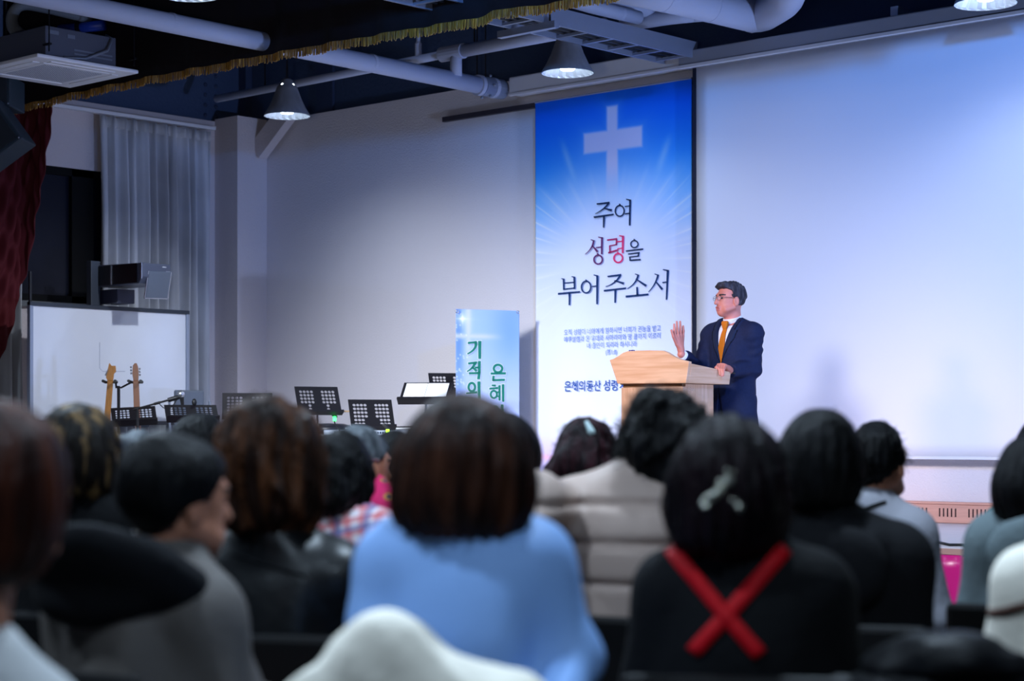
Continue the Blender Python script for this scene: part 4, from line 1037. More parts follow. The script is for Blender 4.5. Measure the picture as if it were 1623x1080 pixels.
zf = (onY(1092, 573.5, YL) - lb).z; zbk = (onX(1153, 590, XR) - lb).z; zbot = (cr - lb).z; xr = XR - lb.x; xl = XLL - lb.x; xrt = (onY(1092, 573.5, YL) - lb).x; xlt = (onY(966, 571, YL) - lb).x
y0 = -0.22 + 0.03
def side(x0, xt, s):
    bm = BM(); t_ = 0.028 * s
    A_ = [(x0, y0, zbot), (x0, y0 + D_, zbot), (x0 + (xt - x0) * 0.5, y0 + D_, zbk), (xt, y0, zf - 0.012)]
    prism(bm, A_, (-t_, 0, 0)); return bm
obj('side_panel', side(xr, xrt, 1), M_wood, lc, bevel=0.002); obj('side_panel', side(xl, xlt, -1), M_wood, lc, bevel=0.002)
bm = BM(); prism(bm, [(xl + 0.03, y0, zf - 0.06), (xr - 0.03, y0, zf - 0.06), (xr - 0.03, y0 + D_ - 0.02, zbk - 0.05), (xl + 0.03, y0 + D_ - 0.02, zbk - 0.05)], (0, 0, -0.018)); obj('reading_board', bm, M_wood, lc)
bm = BM(); box(bm, (xl + 0.02, y0 - 0.005, zbot), (xr - 0.02, y0 + D_, zbot + 0.02)); obj('bottom_board', bm, M_wood, lc)
bx0, bx1 = (onY(985, 612, YL + 0.04) - lb).x, (onY(1082, 612, YL + 0.04) - lb).x
yb0 = YL + 0.04 - lb.y
arc = [(bx0 + (bx1 - bx0) * k / 12, yb0 - 0.03 * sin(pi * k / 12)) for k in range(13)]
bm = BM(); prism(bm, [(x, y, 0.05) for x, y in arc] + [(bx1, yb0 + 0.03, 0.05), (bx0, yb0 + 0.03, 0.05)], (0, 0, zbot - 0.05 - 0.02)); obj('body_front', bm, M_woodv, lc)
bm = BM(); box(bm, (bx0 + 0.01, yb0 + 0.005, zbot - 0.03), (bx1 - 0.01, yb0 + 0.34, zbot)); obj('neck_board', bm, M_woodshade, lc)
yb1 = yb0 + 0.33
for x0, x1 in ((bx0, bx0 + 0.025), (bx1 - 0.025, bx1)):
    bm = BM(); box(bm, (x0, yb0 + 0.03, 0.05), (x1, yb1, zbot - 0.004)); obj('body_side', bm, M_woodv, lc)
bm = BM(); box(bm, (bx0 + 0.025, yb0 + 0.05, 0.5), (bx1 - 0.025, yb1 - 0.02, 0.52)); obj('inner_shelf', bm, M_wood, lc)
bm = BM(); box(bm, (bx0 - 0.06, yb0 - 0.06, 0.0), (bx1 + 0.06, yb1 + 0.05, 0.06)); obj('plinth', bm, M_wood, lc, bevel=0.006)
q = onY(1024.5, 631, YL) - lb
bm = BM(); box(bm, (q.x - 0.007, yb0 - 0.034, q.z - 0.21), (q.x + 0.007, yb0 - 0.024, q.z + 0.025)); box(bm, (q.x - 0.055, yb0 - 0.034, q.z - 0.07), (q.x + 0.055, yb0 - 0.024, q.z - 0.056)); obj('emblem', bm, mat('emblem_brown', (70, 36, 34), 0.5), lc)
# small blue box on the lectern's top edge
q = onY(1001.5, 557, YL + 0.06)
cx = thing('small_box', (q.x, q.y, lb.z + zf - 0.058), 'tiny dark blue box peeping over the lectern top', 'box')
h_ = q.z - (lb.z + zf - 0.058) + 0.008
bm = BM(); box(bm, (-0.018, -0.012, 0), (0.018, 0.012, h_)); obj('case', bm, mat('royal_blue', (20, 24, 120), 0.4), cx, bevel=0.003)
bm = BM(); box(bm, (-0.006, -0.0135, h_ - 0.012), (0.004, -0.012, h_ - 0.006)); obj('white_dot', bm, M_white, cx)

# cable on the stage
pts = [onX(0, 0, 0)] if False else []
cp = []
for px, py in ((1440, 838), (1480, 857), (1492, 861), (1505, 864), (1525, 864), (1535, 866), (1570, 868), (1600, 864)):
    Z_ = (CAMZ - ZS - 0.008) * F / (py - HOR); cp.append(P(px, py, Z_))
t = thing('stage_cable', cp[2], 'thin black cable lying on the pale stage floor above the magenta skirt', 'cable')
obj('cable_run', tube(BM(), [p - cp[2] for p in cp], 0.008, 8), M_blackpl, t, smooth=True)
# ================================================================== PEOPLE
M_skin = mat('skin', (176, 118, 92), 0.5, var=0.12, vscale=30); M_lips = mat('lips', (196, 116, 108), 0.45)
M_eye = mat('eye_dark', (24, 18, 16), 0.2); M_brow = mat('brow', (44, 36, 34), 0.8)
def hair_mat(name, c1, c2=None, rough=0.5, bump=0.8, vs=26, ramp=(0.42, 0.74)):
    return mat(name, c1, rough, bump=bump, bscale=70, var=0.6, vscale=vs, stretch=(1, 1, 0.16), rgb2=c2, spec=0.1, ramp=ramp)
def cloth_mat(name, c1, rough=0.85, bump=0.25, bs=45, **k): k.setdefault('spec', 0.15); return mat(name, c1, rough, bump=bump, bscale=bs, **k)
def plaid(name):
    m = bpy.data.materials.new(name); m.use_nodes = True; N = m.node_tree.nodes; L = m.node_tree.links
    tc = N.new('ShaderNodeTexCoord'); mp = N.new('ShaderNodeMapping'); mp.inputs['Rotation'].default_value = (0.2, 0.3, 0.2); L.new(tc.outputs['Object'], mp.inputs[0])
    prev = None
    for ax, sc, col in (('X', 9, (196, 60, 66)), ('Z', 9, (196, 60, 66)), ('X', 4.5, (70, 90, 150)), ('Z', 4.5, (70, 90, 150))):
        w = N.new('ShaderNodeTexWave'); w.bands_direction = ax; w.inputs['Scale'].default_value = sc; w.inputs['Phase Offset'].default_value = 0.6 if sc < 6 else 0; L.new(mp.outputs[0], w.inputs[0])
        r = N.new('ShaderNodeValToRGB'); r.color_ramp.elements[0].position = 0.5 if sc > 6 else 0.86; r.color_ramp.elements[1].position = 0.6 if sc > 6 else 0.9; L.new(w.outputs['Fac'], r.inputs[0])
        mm = N.new('ShaderNodeMath'); mm.operation = 'MULTIPLY'; mm.inputs[1].default_value = 0.6; L.new(r.outputs[0], mm.inputs[0])
        mx = N.new('ShaderNodeMixRGB'); L.new(mm.outputs[0], mx.inputs[0])
        if prev is None: mx.inputs[1].default_value = (*lin((226, 214, 222)), 1)
        else: L.new(prev.outputs[0], mx.inputs[1])
        mx.inputs[2].default_value = (*lin(col), 1); prev = mx
    L.new(prev.outputs[0], N['Principled BSDF'].inputs['Base Color']); N['Principled BSDF'].inputs['Roughness'].default_value = 0.85
    return m
def floral(name):
    m = bpy.data.materials.new(name); m.use_nodes = True; N = m.node_tree.nodes; L = m.node_tree.links
    tc = N.new('ShaderNodeTexCoord'); v = N.new('ShaderNodeTexVoronoi'); v.inputs['Scale'].default_value = 22; L.new(tc.outputs['Object'], v.inputs['Vector'])
    r = N.new('ShaderNodeValToRGB'); L.new(v.outputs['Distance'], r.inputs[0]); e = r.color_ramp.elements
    e[0].position = 0.0; e[0].color = (*lin((90, 120, 120)), 1); e[1].position = 0.5; e[1].color = (*lin((206, 22, 96)), 1)
    for p_, c_ in ((0.2, (40, 50, 90)), (0.3, (206, 150, 50)), (0.4, (200, 24, 90))): k = e.new(p_); k.color = (*lin(c_), 1)
    L.new(r.outputs[0], N['Principled BSDF'].inputs['Base Color']); N['Principled BSDF'].inputs['Roughness'].default_value = 0.8
    return m

def head_d(q):
    d = ell(q, (0, -0.012, 0.028), (0.076, 0.096, 0.088))
    d = smin(d, ell(q, (0, 0.032, -0.035), (0.06, 0.06, 0.08)), 0.035)
    d = smin(d, ell(q, (0, 0.062, -0.092), (0.03, 0.028, 0.024)), 0.03)
    d = smin(d, cap(q, (0, 0.088, 0.012), (0, 0.107, -0.03), 0.008, 0.013), 0.014)
    d = smin(d, cap(q, (0.05, 0.055, -0.075), (0.062, 0.0, -0.055), 0.014), 0.03); d = smin(d, cap(q, (-0.05, 0.055, -0.075), (-0.062, 0.0, -0.055), 0.014), 0.03)
    d = smin(d, cap(q, (-0.035, 0.078, 0.024), (0.035, 0.078, 0.024), 0.010), 0.02)
    for s in (-1, 1):
        d = smax(d, -ell(q, (s * 0.031, 0.094, 0.004), (0.014, 0.014, 0.009)), 0.012)
        d = smin(d, ell(q, (s * 0.031, 0.078, 0.003), (0.011, 0.011, 0.009)), 0.003)
        ear = ell(q, (s * 0.08, -0.004, -0.018), (0.011, 0.021, 0.033)); ear = smax(ear, -ell(q, (s * 0.092, 0.0, -0.014), (0.008, 0.012, 0.02)), 0.006)
        d = smin(d, ear, 0.008)
    d = smin(d, cap(q, (-0.02, 0.092, -0.058), (0.02, 0.092, -0.058), 0.007), 0.008)
    d = smin(d, cap(q, (-0.016, 0.089, -0.074), (0.016, 0.089, -0.074), 0.007), 0.008)
    return d
def head_mat(q):
    m = np.zeros(len(q), int)
    m[(np.abs(q[:, 0]) < 0.024) & (q[:, 1] > 0.082) & (q[:, 2] < -0.05) & (q[:, 2] > -0.082)] = 1
    for s in (-1, 1):
        m[((q[:, 0] - s * 0.031) ** 2 / 0.011 ** 2 + (q[:, 2] - 0.002) ** 2 / 0.006 ** 2 < 1) & (q[:, 1] > 0.07)] = 2
        m[(np.abs(q[:, 0] - s * 0.033) < 0.02) & (np.abs(q[:, 2] - 0.024) < 0.0045) & (q[:, 1] > 0.06)] = 3
    return m
def fingers(p, d, base, tips, r=0.009):
    for (a_, b_, c_) in tips: d = np.minimum(d, chain(p, [a_, b_, c_], [r, r * 0.92, r * 0.78], 0.004)) if False else smin(d, chain(p, [a_, b_, c_], [r, r * 0.92, r * 0.78], 0.004), 0.006)
    return d

def hair_fn(st):
    w, top, bk, low = st.get('w', 0.1), st.get('top', 0.105), st.get('back', 0.1), st.get('low', -0.15)
    amp, fr, ridge = st.get('amp', 0.004), st.get('fr', 40), st.get('ridge', 0.003); short = st.get('short', False); seed = st.get('seed', 0)
    def fn(q):
        d = ell(q, (0, -0.014, 0.022), (w * 0.93, bk + 0.004, top - 0.0))
        if not short:
            lw = st.get('lw', w)
            d = smin(d, ell(q, (0, -0.022, -0.045), (lw, bk + st.get('bb', 0.0), max(0.06, -low - 0.02))), 0.05)
            if st.get('flare'): d = smin(d, ell(q, (0, -0.03, low + 0.05), (lw + st['flare'], bk * 0.92, 0.05)), 0.04)
            d = smax(d, (low + 0.012 * wob(q, 40, seed + 1)) - q[:, 2], 0.03)
            d = smax(d, -ell(q, (0, 0.135, -0.035), (0.068, 0.085, 0.1)), 0.02)
        else:
            f = np.interp(q[:, 2], [-0.14, -0.07, -0.02, 0.0, 0.035, 0.07, 0.14], [-0.075, -0.05, -0.03, 0.02, 0.045, 0.085, 0.16]).astype(np.float32)
            d = smax(d, (q[:, 1] - f) * 0.7, 0.012); d = smax(d, low - q[:, 2], 0.02)
        for e in st.get('extra', []): d = smin(d, ell(q, e[0], e[1]), 0.02)
        th = np.arctan2(q[:, 0], -q[:, 1] - 0.02 + 0 * q[:, 2])
        d = d + ridge * np.sin(th * st.get('nr', 22) + 3 * wob(q, 18, seed)) * np.clip((top - q[:, 2]) / 0.08, 0, 1)
        if amp: d = d + amp * wob(q, fr, seed) + amp * 0.5 * wob(q, fr * 2.1, seed + 2)
        if st.get('curl'):
            d = d + st['curl'] * (1.5 * np.abs(wob(q + 0.012 * np.stack([wob(q, 45, 1), wob(q, 45, 2), wob(q, 45, 3)], 1), 62, seed + 3, 5)) - 0.75)
        return d
    return fn

def seated(s):
    yaw = R(s.get('yaw', 0)); Z = s['Z']; tx = s.get('tx', s['hx'])
    top = P(s['hx'], s['hy'], Z); L = (s['hx'] - tx) / F * Z
    base = P(tx, HOR, Z + s.get('tdz', 0)); base.z = 0
    rz = YAW - yaw; t = None
    inv = Matrix.Rotation(-rz, 4, 'Z') @ Matrix.Translation(-base)
    def pl(px, py, Zq): return tuple(inv @ P(px, py, Zq))
    st = s['hair']; hs = s.get('hs', 1.0)
    hl = inv @ P(s['hx'], s['hy'], Z); hc = np.array([hl.x, hl.y, hl.z - (st.get('top', 0.105) + 0.022) * hs + 0.004], np.float32)
    zs = s.get('zs', hl.z - 0.245); sw = s.get('sw', 0.155); fat = s.get('fat', 1.0); ly = s.get('lean', 0.0)
    Rh = rotz(-R(s.get('hyaw', 0))) @ roty(R(s.get('hroll', 0))) @ rotx(-R(s.get('hpitch', 6)))
    Rh = Rh.astype(np.float32)
    def hq(p): return ((p - hc) @ Rh) / hs
    C = (hc * 0.25 + A3((0, ly, 0)) * 0.75); cxs, cys = float(hc[0]) * 0.25, ly
    S = lambda sg: (cxs + sg * sw, cys, zs - 0.062)
    arms = {}
    for sg, k in ((-1, 'larm'), (1, 'rarm')):
        a_ = [S(sg)]
        if k in s: a_ += [pl(*q) for q in s[k]]
        else: a_ += [(cxs + sg * (sw + s.get('elbow', 0.055)), cys + 0.05, zs - 0.33), (cxs + sg * 0.11, cys + 0.27, 0.66)]
        arms[sg] = a_
    def torso(p, g):
        q = p / A3((1, 0.78, 1)); f = fat
        d = chain(q, [(0, -0.03, 0.56), (cxs * 0.4, cys * 0.4 / 0.78, 0.72), (cxs, cys / 0.78, zs - 0.19)], [0.165 * f + g, 0.15 * f + g, 0.155 * f + g], 0.03) * 0.85
        d = smin(d, cap(p, S(-1), S(1), 0.058 + g), 0.09)
        nb = (float(cxs * 0.5 + hc[0] * 0.5), float(cys * 0.6 + hc[1] * 0.4) - 0.015, zs + 0.03)
        for sg in (-1, 1): d = smin(d, cap(p, (cxs + sg * (sw - 0.03), cys, zs - 0.05), nb, 0.05 + g, 0.048 + g), 0.05)
        return d
    def sleeves(p, g):
        d = None
        for sg in (-1, 1):
            c = chain(p, arms[sg], [0.056 + g, 0.05 + g, 0.04 + g], 0.03); d = c if d is None else np.minimum(d, c)
        return d
    nk0 = (cxs, cys - 0.01, zs - 0.03); nk1 = tuple(hc + (A3((0, -0.02, -0.06)) * hs) @ Rh.T)
    def body(p):
        d = head_d(hq(p)) * hs
        d = smin(d, cap(p, nk0, nk1, 0.055, 0.05), 0.03)
        d = smin(d, torso(p, -0.012), 0.02); d = smin(d, sleeves(p, -0.012), 0.02)
        for sg in (-1, 1):
            w = A3(arms[sg][2]); fd = w - A3(arms[sg][1]); fd /= np.linalg.norm(fd); sd = np.cross(fd, A3((0, 0, 1))); sd /= np.linalg.norm(sd) + 1e-6
            pc = w + fd * 0.05; d = smin(d, cap(p, w, w + fd * 0.075, 0.024, 0.028), 0.02)
            kn = w + fd * 0.085
            for k in range(4):
                b_ = kn + sd * ((k - 1.5) * 0.018); l = (0.06, 0.07, 0.066, 0.05)[k]
                d = smin(d, chain(p, [b_, b_ + fd * l * 0.55 + A3((0, 0, -0.008)), b_ + fd * l * 0.9 + A3((0, 0, -0.03))], [0.0095, 0.009, 0.0075], 0.004), 0.006)
            b_ = w + fd * 0.03 - sd * (0.028 * sg); d = smin(d, chain(p, [b_, b_ + fd * 0.03 - sd * (0.022 * sg), b_ + fd * 0.06 - sd * (0.022 * sg)], [0.011, 0.01, 0.008], 0.004), 0.008)
            d = smin(d, chain(p, [(sg * 0.09, 0.0, 0.535), (sg * 0.1, 0.40, 0.52), (sg * 0.1, 0.40, 0.1)], [0.07, 0.05, 0.035], 0.02), 0.03)
            d = smin(d, cap(p, (sg * 0.1, 0.38, 0.05), (sg * 0.11, 0.52, 0.035), 0.035, 0.028), 0.02)
        return d
    lo = np.array([-0.34, -0.3, 0.0]); hi = np.array([0.34, 0.62, hc[2] + 0.16])
    for sg in (-1, 1):
        for q in arms[sg]: lo = np.minimum(lo, np.array(q) - 0.16); hi = np.maximum(hi, np.array(q) + 0.16)
    lo = np.minimum(lo, hc - 0.2); hi = np.maximum(hi, hc + 0.16); lo[2] = 0
    sk = s.get('skin', M_skin)
    o = sdf_obj('person', body, lo, hi, s.get('h', 0.009), [sk, M_lips, M_eye, M_brow], mat_fn=lambda c: head_mat(hq(c.astype(np.float32))))
    o.location = base; o.rotation_euler = (0, 0, rz); tag(o, s['label'], 'person', 'seated audience')
    hf = hair_fn(st)
    hsz = 0.2 * hs
    sdf_obj('hair', lambda p: hf(hq(p)) * hs, hc - hsz - A3((0.02, 0.02, 0.1)), hc + hsz, s.get('hh', 0.0075), s['hm'], o)
    # upper garment
    kind = s.get('kind', 'top'); g = {'top': 0.006, 'hoodie': 0.02, 'puffer': 0.026, 'leather': 0.016}[kind]
    fold = s.get('fold', 0.005)
    def garment(p):
        d = torso(p, g)
        sl = sleeves(p, g)
        for sg in (-1, 1): sl = smax(sl, (A3(p) - A3(arms[sg][2])) @ (A3(arms[sg][2]) - A3(arms[sg][1])) / np.linalg.norm(A3(arms[sg][2]) - A3(arms[sg][1])), 0.01) if False else sl
        d = smin(d, sl, 0.035)
        if kind in ('hoodie',):
            c = A3((cxs, cys - 0.05, zs + 0.0)); q = p - c
            ring = np.sqrt((np.hypot(q[:, 0], q[:, 1] * 1.1 + q[:, 2] * 0.5) - 0.088) ** 2 + (q[:, 2] + 0.012 - q[:, 1] * 0.3) ** 2) - 0.034
            d = smin(d, ring, 0.03); d = smin(d, ell(p, (cxs, cys - 0.15, zs - 0.07), (0.13, 0.05, 0.10)), 0.03)
        elif kind != 'none':
            d = smin(d, smax(cap(p, nk0, nk1, 0.066, 0.062), p[:, 2] - (zs + s.get('collar', 0.045)), 0.01), 0.02)
        d = smax(d, p[:, 2] - (zs + 0.10), 0.01)
        if fold: d = d + fold * wob(p, 26, 2, sc=(1, 1, 0.55)) + fold * 0.5 * wob(p, 60, 4, sc=(1, 1, 0.5))
        if kind == 'puffer':
            zz = (p[:, 2] - zs + 0.02) / s.get('quilt', 0.085); m_ = np.abs(zz - np.round(zz)); d = d + 0.016 * np.exp(-(m_ / 0.10) ** 2) * np.clip((zs + 0.01 - p[:, 2]) / 0.05, 0, 1)
        d = smax(d, 0.475 - p[:, 2], 0.01)
        for sg in (-1, 1):   # open the cuffs in front of the hands
            w = A3(arms[sg][2]); fd = w - A3(arms[sg][1]); fd /= np.linalg.norm(fd)
            near = np.linalg.norm(p - w, axis=1); d = np.where(near < 0.12, smax(d, (p - w) @ fd, 0.006), d)
        return d
    glo = lo.copy(); glo[2] = 0.42
    gm = sdf_obj(s.get('gname', 'top'), garment, glo - A3((0.05, 0.1, 0)), hi, s.get('gh', 0.011), s['gm'], o)
    def trou(p):
        d = ell(p, (0, -0.03, 0.55), (0.19, 0.14, 0.11))
        for sg in (-1, 1): d = smin(d, chain(p, [(sg * 0.09, 0.0, 0.535), (sg * 0.1, 0.40, 0.525), (sg * 0.1, 0.40, 0.09)], [0.082, 0.064, 0.05], 0.02), 0.02)
        return smax(smax(d, 0.07 - p[:, 2], 0.01), 0.452 - p[:, 2] - 100 * np.clip(p[:, 1] - 0.25, 0, 1), 0.01)
    sdf_obj('trousers', trou, (-0.25, -0.22, 0.04), (0.25, 0.52, 0.7), 0.013, s.get('tm', M_trou), o)
    for sg in (-1, 1):
        sdf_obj('shoe', lambda p: smax(smin(cap(p, (sg * 0.1, 0.36, 0.05), (sg * 0.115, 0.53, 0.04), 0.045, 0.036), cap(p, (sg * 0.1, 0.37, 0.05), (sg * 0.1, 0.38, 0.08), 0.042), 0.02), 0.001 - p[:, 2], 0.005), (sg * 0.11 - 0.08, 0.27, -0.01), (sg * 0.11 + 0.08, 0.62, 0.14), 0.009, M_blackpl, o)
    ctx = dict(o=o, pl=pl, hq=hq, hc=hc, Rh=Rh, hs=hs, garment=garment, hair=lambda p: hf(hq(p)) * hs, base=base, rz=rz, zs=zs, cxs=cxs, cys=cys)
    if s.get('chair', True):
        simple_chair('stacking_chair', (base.x, base.y, 0), rz, s['chairlab'], M_chair, M_black, 'audience chairs', s.get('ch', 0.80), 0.43)
    return ctx
M_trou = cloth_mat('dark_trousers', (16, 16, 20)); M_chair = mat('black_chair', (7, 7, 9), 0.6, spec=0.2)
def on_back(ctx, fn, x, z, y0=-0.5, y1=0.3, n=260):
    """local point where a ray along +y first meets the surface fn"""
    ys = np.linspace(y0, y1, n); p = np.stack([np.full(n, x), ys, np.full(n, z)], 1).astype(np.float32); d = fn(p)
    i = np.argmax(d < 0); return Vector((x, float(ys[i]) if d[i] < 0 else 0.0, z))
def strap(ctx, fn, a_, b_, w, m, name, n=26, off=0.006, parent=None, lab=None):
    a_, b_ = Vector(a_), Vector(b_); d = Vector((b_.x - a_.x, 0, b_.z - a_.z)).normalized(); s = Vector((-d.z, 0, d.x)); rows = []
    for i in range(n + 1):
        c = a_ + (b_ - a_) * (i / n); rows.append([on_back(ctx, fn, *( (c + s * (w * e)).x, (c + s * (w * e)).z)) - Vector((0, off, 0)) for e in (-0.5, 0, 0.5)])
    bm = BM(); vv = [[bm.verts.new(q) for q in r] for r in rows]
    for i in range(n):
        for k in range(2): bm.faces.new((vv[i][k], vv[i][k + 1], vv[i + 1][k + 1], vv[i + 1][k]))
    o = obj(name, bm, m, parent or ctx['o'], smooth=True, label=lab); md = o.modifiers.new('thickness', 'SOLIDIFY'); md.thickness = 0.003; md.offset = 0
    return o
def wisps(ctx, m, n, ln, seed, curl=0.0, zmin=-0.12, parent=None, back_only=True):
    """fine stray hairs standing off the hair surface"""
    rr = random.Random(seed); cu = bpy.data.curves.new('stray_hairs', 'CURVE'); cu.dimensions = '3D'; cu.bevel_depth = 0.0011; cu.bevel_resolution = 0
    hc = ctx['hc']; cnt = 0
    while cnt < n:
        th, ph = rr.uniform(0, 2 * pi), math.acos(rr.uniform(-0.75, 1)); d = np.array([sin(ph) * cos(th), sin(ph) * sin(th), cos(ph)])
        rs = np.linspace(0.3, 0.04, 80); p = (hc + d[None] * rs[:, None]).astype(np.float32); v = ctx['hair'](p); i = int(np.argmax(v < 0.0))
        if v[i] >= 0: cnt += 1; continue
        b_ = p[i]; tng = np.array([-d[0] * 0.2 + rr.uniform(-0.6, 0.6), -d[1] * 0.2 + rr.uniform(-0.6, 0.6), -0.7 + rr.uniform(-0.5, 0.6)]); tng -= d * (tng @ d) * 0.8; tng /= np.linalg.norm(tng) + 1e-6
        sp_ = cu.splines.new('POLY'); k = 7; sp_.points.add(k - 1); l = ln * rr.uniform(0.4, 1)
        for j in range(k):
            u = j / (k - 1); q = b_ - d * 0.006 + tng * l * u + d * (0.012 * sin(u * pi * 0.9) * rr.uniform(0.5, 1.2) + 0.006 * u) + curl * np.array([sin(u * 9 + th), cos(u * 8 + ph), sin(u * 7)]) 
            sp_.points[j].co = (*q, 1); sp_.points[j].radius = 1 - 0.6 * u
        cnt += 1
    cu.materials.append(m); o = bpy.data.objects.new('stray_hairs', cu); COL.objects.link(o); o.parent = parent or ctx['o']; o['kind'] = 'stuff'
    return o

H_brown = hair_mat('hair_brown', (22, 10, 8), (74, 42, 28)); H_black = hair_mat('hair_black', (5, 5, 6), (20, 20, 23)); H_chest = hair_mat('hair_chestnut', (26, 13, 8), (88, 52, 30))
H_red = hair_mat('hair_wine', (14, 5, 8), (56, 28, 34)); H_grey = hair_mat('hair_grey', (48, 52, 58), (128, 134, 140)); H_blond = hair_mat('hair_highlights', (16, 12, 10), (150, 118, 74), vs=30, ramp=(0.5, 0.72))
H_wine2 = hair_mat('hair_wine_dark', (6, 2, 5), (24, 11, 17)); H_auburn = hair_mat('hair_auburn', (32, 13, 9), (84, 42, 28))
G_blue = cloth_mat('blouse_blue', (138, 178, 236), 0.6, bump=0.1); G_black = cloth_mat('black_knit', (11, 12, 15)); G_leather = mat('black_leather', (11, 13, 16), 0.4, bump=0.2, bscale=30, spec=0.35)
G_beige = cloth_mat('beige_puffer', (176, 156, 146), 0.55, bump=0.1); G_hood = cloth_mat('black_hoodie', (13, 14, 18)); G_greysh = cloth_mat('grey_jacket', (150, 150, 160), 0.7)
G_ghood = cloth_mat('grey_hoodie', (96, 108, 112)); G_cream = cloth_mat('cream_knit', (238, 232, 218)); G_dgreen = cloth_mat('dark_green_knit', (34, 44, 48)); G_teal = cloth_mat('teal_knit', (14, 84, 80))
G_taupe = cloth_mat('taupe_jacket', (96, 91, 88), 0.6, bump=0.15); G_wine = cloth_mat('wine_knit', (150, 30, 66)); G_lgrey = cloth_mat('light_grey_coat', (196, 198, 200)); G_red = cloth_mat('apron_red', (176, 6, 20), 0.6, bump=0.1)
cl = lambda w: 'black stacking chair under the ' + w

# central woman in the blue blouse
C8 = seated(dict(larm=[(600, 990, 3.3), (650, 1130, 3.1)], rarm=[(900, 1045, 3.28), (870, 1190, 3.1)], hx=735, hy=630, Z=3.3, tx=735, yaw=4, hyaw=-3, hair=dict(w=0.122, lw=0.127, top=0.108, back=0.108, low=-0.13, flare=0.0, amp=0.004, ridge=0.0035), hm=H_brown, gm=G_blue, kind='top', sw=0.118, gname='blouse', fold=0.013, collar=0.05,
    zs=1.055, fat=1.02, elbow=0.05, gh=0.009, hh=0.006, label='person with brown bob and light blue blouse seated at centre, back turned', chairlab=cl('person in the light blue blouse')))
wisps(C8, H_brown, 160, 0.06, 1)
# apron wearer with crossed red straps
C12 = seated(dict(hx=1153, hy=662, Z=3.55, tx=1185, yaw=8, hyaw=0, hair=dict(w=0.106, lw=0.112, top=0.108, back=0.112, low=-0.15, amp=0.008, fr=55, ridge=0.004, seed=2), hm=H_wine2, gm=G_black, kind='top', sw=0.135, fat=1.1, zs=0.99, gname='knit_top', fold=0.004,
    elbow=0.06, gh=0.009, label='person in black top with red straps crossed over the back', chairlab=cl('person with crossed red straps')))
for (a_, b_) in (((1056, 874), (1205, 1040)), ((1246, 872), (1095, 1040))):
    strap(C12, C12['garment'], C12['pl'](*a_, 3.42), C12['pl'](*b_, 3.4), 0.027, G_red, 'apron_strap')
bm = BM(); rr = random.Random(2)
for k in range(46):
    u = rr.uniform(0, 1); px = 1118 + 40 * u + rr.uniform(-7, 7); py = 802 - 46 * u + rr.uniform(-10, 8)
    if k > 36: px, py = 1166 + rr.uniform(-7, 7), 800 + rr.uniform(-7, 7)
    q = C12['pl'](px, py, 3.42); p = on_back(C12, C12['hair'], q[0], q[2]); ball(bm, p - Vector((0, 0.004, 0)), rr.uniform(0.004, 0.008), 5)
obj('hair_clip', bm, mat('glitter_silver', (220, 220, 205), 0.15, 0.9), C12['o'], label='glittering beaded hair clip')
wisps(C12, H_wine2, 200, 0.05, 2, 0.006)
# man in the dark hood turning right
C3 = seated(dict(hx=282, hy=686, Z=3.62, tx=212, yaw=30, hyaw=22, hpitch=4, hair=dict(short=True, w=0.102, top=0.108, back=0.108, low=-0.105, amp=0.004, ridge=0.003, seed=1, nr=30), hm=H_black, gm=G_taupe, kind='leather', sw=0.145, fat=1.08, zs=0.945, gname='jacket', fold=0.022,
    gh=0.009, label='person with short black hair turned right in taupe jacket with black hood', chairlab=cl('person with the black hood')))
def hood3(p):
    c = A3((C3['cxs'], C3['cys'] - 0.03, C3['zs'] - 0.012)); q = p - c
    d = np.sqrt((np.hypot(q[:, 0] * 0.82, q[:, 1] * 1.0 + q[:, 2] * 0.4) - 0.105) ** 2 + (q[:, 2] * 0.9 + q[:, 1] * 0.35) ** 2) - 0.055
    d = smin(d, ell(p, (C3['cxs'] - 0.02, C3['cys'] - 0.12, C3['zs'] - 0.03), (0.13, 0.055, 0.05)), 0.04)
    return d + 0.006 * wob(p, 30, 3)
sdf_obj('hood', hood3, (-0.35, -0.35, C3['zs'] - 0.3), (0.4, 0.25, C3['zs'] + 0.2), 0.01, G_hood, C3['o'])
# blonde highlights
C2 = seated(dict(hx=129, hy=641, Z=4.75, yaw=10, hyaw=6, hair=dict(w=0.102, lw=0.105, top=0.108, back=0.108, low=-0.125, amp=0.003, ridge=0.005, nr=16, seed=3), hm=H_blond, gm=G_black, sw=0.165, gname='knit_top',
    label='person with blonde-streaked dark bob below the whiteboard corner', chairlab=cl('person with blonde streaks')))
wisps(C2, H_blond, 90, 0.06, 3)
# brown curls and leather jacket
C4 = seated(dict(hx=432, hy=638, Z=4.25, tx=440, yaw=14, hyaw=-4, hair=dict(w=0.116, lw=0.122, top=0.11, back=0.115, low=-0.165, amp=0.008, fr=42, ridge=0.004, curl=0.013, seed=1), hm=H_chest, gm=G_leather, kind='leather', sw=0.14, zs=0.96, fat=1.05, gname='leather_jacket', fold=0.009,
    gh=0.009, hh=0.006, label='person with full chestnut curls in black leather jacket', chairlab=cl('person in black leather')))
strap(C4, C4['garment'], C4['pl'](345, 882, 4.1), C4['pl'](478, 915, 4.1), 0.006, G_black, 'jacket_seam', off=0.002)
wisps(C4, H_chest, 260, 0.06, 4, 0.01)
# plaid shirt
C5 = seated(dict(hx=536, hy=688, Z=5.15, tx=530, yaw=22, hyaw=10, hair=dict(w=0.096, lw=0.094, top=0.104, back=0.108, low=-0.115, amp=0.006, fr=60, ridge=0.003, curl=0.006, seed=4), hm=H_black, gm=plaid('plaid_shirt'), sw=0.13, zs=1.005, collar=0.02, gname='plaid_shirt',
    label='person with dark permed hair in red and white plaid shirt', chairlab=cl('person in the plaid shirt')))
